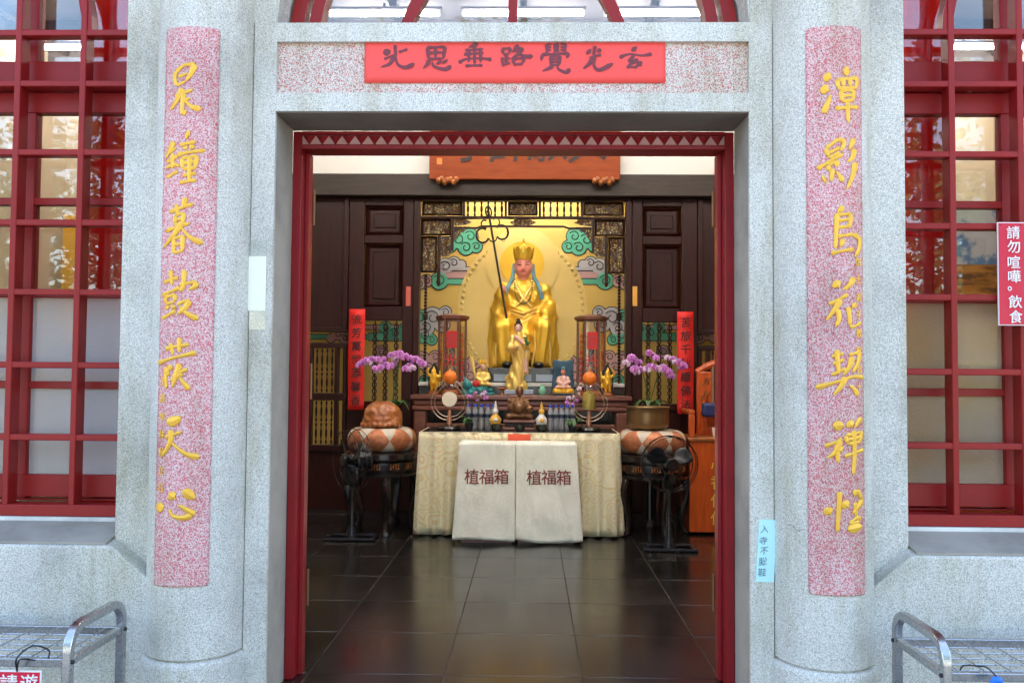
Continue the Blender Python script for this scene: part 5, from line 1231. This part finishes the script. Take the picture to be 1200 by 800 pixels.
# ---------------------------------------------------------------- orange cabinet at the right
c = at(808, 622, 7.17); x0 = c.x; x1 = x0 + .62; xb0 = x0 + .13
cb = thing('orange_lectern', 'bright orange wooden cabinet with carved top and yellow lettering, right of the altar', 'cabinet', (x0 + .31, 7.4, 0))
zt = at(820, 517, 7.17).z; ztop = at(815, 435, 7.3).z
build(MB().box(x0, x1, 7.17, 7.65, .02, zt), 'body', 'cabinet_wood', cb, bev=.006)
build(MB().box(x0 - .015, x1 + .015, 7.155, 7.66, zt + .001, zt + .03), 'counter', 'muyu_wood', cb, bev=.006)
bp = build(MB().box(xb0, x1, 7.50, 7.56, zt + .031, ztop), 'back_board', 'cabinet_wood', cb, bev=.008); scrolls(xb0 + .03, x1 - .03, zt + .08, ztop - .03, 7.494, bp, 90, 41, 'muyu_wood')
build(MB().tube(spline([(xb0, 7.53, ztop - .01), (xb0 + .10, 7.53, ztop + .05), (xb0 + .24, 7.53, ztop + .09), (xb0 + .38, 7.53, ztop + .05), (x1, 7.53, ztop)], 20), .032, 8), 'crest', 'cabinet_wood', cb, smooth=True)
for k in range(5): build(MB().tube(spline([(xb0 + .03 + .1*k, 7.5, zt + .04), (xb0 + .07 + .1*k, 7.47, zt + .14), (xb0 + .03 + .1*k, 7.48, zt + .24)], 8), .013, 6), 'carved_scroll', 'cabinet_wood', cb, smooth=True)
build(MB().box(x0, x0 + .05, 7.19, 7.56, zt + .22, zt + .26), 'arm_rail', 'cabinet_wood', cb, bev=.008); build(MB().box(x0, x0 + .05, 7.19, 7.24, zt + .031, zt + .219), 'arm_post', 'cabinet_wood', cb, bev=.008)
for k, ch in enumerate('心香供佛'):
    q = at(841, 544 + 21*k, 7.16); write(ch, (q.x + .005, 7.164, q.z), .125, 'text_yellow', cb, thick=.003)
q = at(829, 480, 7.42); bg_ = MB(); bg_.ell((q.x + .02, 7.42, q.z), (.09, .05, .065), 14, 10)
tag(build(MB().cbox((q.x + .03, 7.40, q.z), .16, .09, .12), 'cloth_bag', 'navy', bev=.025, bseg=3), 'dark blue cloth bag resting on the orange cabinet', 'bag')
q = at(838, 499, 7.36); tag(build(MB().lathe([(.022, 0), (.03, .05), (.031, .075), (.027, .075), (.02, .01)], (q.x, 7.34, zt + .031), 16), 'white_cup', 'sign_white', smooth=True), 'small white cup standing on the orange cabinet', 'cup')
# small altar bits
q = at(635.5, 457, 7.85); tag(build(MB().lathe([(.02, 0), (.034, .02), (.036, .05), (.02, .08), (.014, .095), (.018, .10)], (q.x, 7.85, 1.127), 18), 'jade_vase', 'jade', smooth=True), 'small pale green jade vase on the high altar', 'vase')
q = at(588.5, 457, 7.85); tag(build(MB().lathe([(.022, 0), (.012, .01), (.008, .04), (.03, .05), (.048, .06), (.046, .068), (.02, .066)], (q.x, 7.85, 1.127), 18), 'offering_cup', 'muyu_wood', smooth=True), 'small brown footed offering cup on the high altar', 'cup')

# ---------------------------------------------------------------- things seen through the side windows
t = thing('landscape_picture', 'painted landscape panel with clouds and orange ground behind the right window', 'picture', (3.95, 7.05, 0))
a = at(1118, 238, 7.0); b = at(1190, 372, 7.0)
build(MB().box(a.x, a.x + .72, 7.0, 7.03, b.z, a.z), 'canvas', 'painting', t); 
for xx in (a.x - .01, a.x + .70): build(MB().box(xx, xx + .03, 7.031, 7.06, 0, a.z), 'leg', 'altar_wood', t)
t = thing('side_table', 'table under a bright orange cloth blurred behind the lower right window', 'table', (2.8, 4.8, 0))
build(MB().box(2.26, 3.4, 4.55, 5.0, .02, 1.08), 'tablecloth', 'orange_cloth', t, bev=.01); build(MB().box(2.24, 3.42, 4.53, 5.02, 1.081, 1.10), 'tabletop', 'altar_wood', t)
tag(build(MB().box(2.30, 2.85, 4.60, 4.9, 1.101, 1.40), 'yellow_box', 'yellow_cloth', bev=.01), 'yellow box on the orange table behind the right window', 'box')
a = at(60, 258, 9.0)
tag(build(MB().box(-4.93, -4.62, 8.98, 9.0, 1.6, 3.0), 'yellow_banner', 'gourd_yellow'), 'yellow cloth banner hanging inside, seen through the left window', 'banner')

# ---------------------------------------------------------------- paper and signs on the front
bz0, bz1 = at(603, 97, FW - .0).z, at(603, 44, FW).z
xa, xb = at(427, 70, FW).x, at(780, 70, FW).x
bn = thing('red_banner', 'gold-flecked red paper banner with seven dark brush characters over the doorway', 'banner', (0, FW, bz0))
def bf(u, v): return Vector((xa + (xb - xa)*u, FW + .0050 - .0012*math.sin(u*23)*math.sin(v*3) - .001*noise.noise((u*9, v*3, 0)), bz0 + (bz1 - bz0)*v))
o = build(MB().grid(60, 6, bf), 'paper', 'banner_paper', bn, smooth=True); q = o.modifiers.new('t', 'SOLIDIFY'); q.thickness = .0006; q.offset = 1
for txt, ox in ((BANNER_TXT, 420), (BANNER_TXT2, 600)):
    for ch in txt:
        def sf(x, y, h, ox=ox):
            p = at(ox + x/6.316, 35 + y/6.316, FW); return Vector((p.x, FW + .0022 - max(0, h), p.z))
        build(brush(ch, sf, 6.316, 4.6, .0012), 'character', 'ink_brown', bn)
# do-not-make-noise sign on the right grille
a = at(1170, 260, 3.575); b = at(1170, 381, 3.575); sg = thing('notice_board', 'red notice board with white lettering hung on the right lattice window', 'sign', (a.x + .09, 3.58, b.z))
build(MB().box(a.x, a.x + .20, 3.584, 3.590, b.z, a.z), 'board', 'sign_white', sg); build(MB().box(a.x + .004, a.x + .196, 3.581, 3.5838, b.z + .004, a.z - .004), 'face', 'sign_red', sg)
for ch, px, py in zip('請勿喧嘩。飲食', (1187, 1188, 1187.5, 1188, 1188, 1189.5, 1190), (272.5, 289, 307, 324, 338, 353.5, 371)):
    q = at(px, py, 3.58); write(ch, (q.x, 3.578, q.z), .057, 'sign_white', sg, thick=.0015, wob=.025)
for px in (1173, 1196): q = at(px, 264, 3.58); build(MB().tube([(q.x, 3.5805, q.z), (q.x, 3.60, q.z + .01)], .003, 6), 'fixing', 'cord', sg)
# pale blue handwritten note
pc = [at(*p, FW - .012) for p in ((890, 608), (910, 609), (907, 682), (885.5, 681))]
nb = thing('paper_note', 'pale blue handwritten paper note taped beside the right door jamb', 'note', pc[3])
m = MB(); m.add([p + Vector((0, -.001, 0)) for p in pc] + [p + Vector((0, .001, 0)) for p in pc], [(0,1,2,3),(7,6,5,4),(0,4,5,1),(1,5,6,2),(2,6,7,3),(3,7,4,0)]); build(m, 'paper', 'note_blue', nb)
for ch, px, py in zip('入寺不脫鞋', (896, 894.5, 895.5, 894, 893), (619.5, 633, 645, 657.5, 670)):
    q = at(px, py, FW - .0145); write(ch, q, .034, 'pen', nb, thick=.0008, wob=.06, slant=.1)
# clear sleeve with white slip on the left casing
pa = at(291, 282, FW - .012); pb = at(311, 386, FW - .012)
nw = thing('notice_sleeve', 'clear plastic sleeve with a blank white slip on the left door casing', 'notice', (pa.x, FW - .02, pb.z))
build(MB().box(pa.x, pb.x, FW - .0118, FW - .0105, pb.z, pa.z), 'sleeve', 'plastic_sleeve', nw)
w0 = at(291, 300, FW - .02).z; w1 = at(291, 364, FW - .02).z
build(MB().box(pa.x + .002, pb.x - .001, FW - .0140, FW - .0120, w1, w0), 'slip', 'note_white', nw)

# ---------------------------------------------------------------- steel racks
def rrect(y0, y1, z0, z1, r, x):
    pts = [(x, y0, z0)]
    for cyy, a0, a1 in ((y0 + r, 180, 90), (y1 - r, 90, 0)):
        for k in range(7):
            a = R(a0 + (a1 - a0)*k/6); pts.append((x, cyy + r*math.cos(a), z1 - r + r*math.sin(a)))
    pts.append((x, y1, z0)); return pts
def rack(s_, label):
    xe = s_*1.445; xo = s_*2.95; t = thing('steel_rack', label, 'rack', (s_*2.2, 3.03, -.15), 'steel wire racks')
    for x in (xe, xo):
        o = build(MB().tube(rrect(2.845, 3.215, -.15, .458, .075, x), .021, 4, ang=R(45)), 'end_frame', 'steel', t, bev=.004)
        for z in (.352, .06): build(MB().box(x - .012, x + .012, 2.862, 3.198, z - .013, z + .013), 'cross_bar', 'steel', o, bev=.003)
        for y in (2.845, 3.215):
            for z in (.352, .06): build(MB().tube([(x - s_*.014, y, z), (x - s_*.020, y, z)], .007, 8), 'bolt', 'bolt_black', o)
    lo, hi = sorted((xe + s_*.014, xo - s_*.014))
    for z in (.352, .06):
        for y, h in ((2.852, .028), (3.205, .034)): build(MB().box(lo, hi, y - .009, y + .009, z - h/2 - .004, z + h/2 - .004), 'shelf_rail', 'steel', t, bev=.003)
        for k in range(5): y = 2.91 + .06*k; build(MB().tube([(lo, y, z - .004), (hi, y, z - .004)], .0024, 6), 'shelf_rod', 'steel', t, smooth=True)
        n = 17; rod = None
        for k in range(n):
            x = lo + (hi - lo)*(k + .5)/n; c = (x, 3.03, z + .0035)
            if rod is None: rod = build(MB().tube([(x, 2.85, z + .0035), (x, 3.21, z + .0035)], .0024, 6), 'shelf_rod', 'steel', t, smooth=True); 
            else: dup(rod, c, t)
rack(-1, 'stainless steel wire shoe rack under the left lattice window')
rack(1, 'stainless steel wire shoe rack under the right lattice window')
a = at(-38, 784, 2.825); b = at(47, 846, 2.825)
sg = thing('hanging_sign', 'small red sign with white lettering hanging from the left steel rack', 'sign', (a.x + .1, 2.825, b.z))
build(MB().box(a.x, b.x, 2.824, 2.828, b.z, a.z), 'board', 'sign_white', sg); build(MB().box(a.x + .005, b.x - .005, 2.8215, 2.8238, b.z + .005, a.z - .005), 'face', 'sign_red', sg)
for ch, px in zip('請遊', (10, 34)):
    q = at(px, 800, 2.82); write(ch, (q.x, 2.820, q.z - .0), .062, 'sign_white', sg, thick=.0015)
q = at(20, 786, 2.82); build(MB().tube(spline([tuple(q), (q.x + .01, 2.80, q.z + .05), (q.x + .035, 2.845, q.z + .075), (q.x + .075, 2.87, q.z + .055), (q.x + .08, 2.86, q.z + .03)], 18), .0028, 6), 'cord', 'cord', sg); build(MB().tube(spline([tuple(q), (q.x + .02, 2.80, q.z + .045), (q.x + .045, 2.84, q.z + .03)], 10), .0028, 6), 'cord', 'cord', sg)
q = at(1168, 797, 2.80); tg = thing('blue_tag', 'bright blue plastic tag dangling from the right steel rack', 'tag', q)
m = MB(); m.ell(q, (.020, .008, .014), 14, 8); m.ell(q + Vector((-.012, 0, -.008)), (.012, .008, .010), 10, 6); build(m, 'tag_body', 'tag_blue', tg, smooth=True)
q2 = at(1130, 779, 2.9); build(MB().tube(spline([tuple(q + Vector((0, 0, .012))), tuple(q + Vector((-.02, .02, .035))), tuple(at(1146, 780, 2.88)), tuple(q2), tuple(q2 + Vector((-.01, .01, -.02)))], 16), .0024, 6), 'cord', 'cord', tg)

# ---------------------------------------------------------------- trees across the forecourt (the window panes mirror them)
def tree(x, y, h, seed, label):
    rnd = random.Random(seed); t = thing('broadleaf_tree', label, 'tree', (x, y, -.15), 'forecourt trees')
    tm = MB(); tm.tube([(x, y, -.15), (x + .1, y, h*.25), (x - .05, y + .1, h*.55)], [.22, .17, .10], 10)
    for k in range(7):
        a = k*.9 + rnd.random(); l = rnd.uniform(.25, .42)*h; z0 = h*rnd.uniform(.22, .5)
        tm.tube([(x, y, z0), (x + l*.5*math.cos(a), y + l*.5*math.sin(a), z0 + l*.35), (x + l*math.cos(a), y + l*math.sin(a), z0 + l*.55)], [.09, .06, .02], 7)
    build(tm, 'trunk', 'bark', t, smooth=True)
    cl = [(Vector((x + rnd.gauss(0, h*.20), y + rnd.gauss(0, h*.16), h*rnd.uniform(.30, 1.0))), rnd.uniform(.10, .19)*h) for _ in range(26)]
    vs = []; fs = []
    for c, r in cl:
        for _ in range(230):
            d = Vector((rnd.gauss(0, 1), rnd.gauss(0, 1), rnd.gauss(0, .8))); p = c + d*(r*.55)
            u = Vector((rnd.gauss(0, 1), rnd.gauss(0, 1), rnd.gauss(0, 1))).normalized(); v = u.orthogonal().normalized(); s = rnd.uniform(.05, .11)
            n = len(vs); vs += [p - u*s*1.6, p + v*s*.7, p + u*s*1.6, p - v*s*.7]; fs.append((n, n+1, n+2, n+3))
    me = bpy.data.meshes.new('crown'); me.from_pydata([p - Vector((x, y, -.15)) for p in vs], [], fs); me.materials.append(M['foliage'])
    o = bpy.data.objects.new('crown', me); link(o, t, (x, y, -.15))
tree(-6.5, -10.5, 7.5, 1, 'leafy tree mirrored in the left lattice window')
tree(-1.0, -13.0, 8.5, 2, 'leafy tree mirrored in the arched transom')
tree(6.0, -11.0, 7.5, 3, 'leafy tree mirrored in the right lattice window')
tree(-12.5, -12.5, 8.0, 4, 'leafy tree across the forecourt at far left')
tree(12.0, -13.0, 8.0, 5, 'leafy tree across the forecourt at far right')
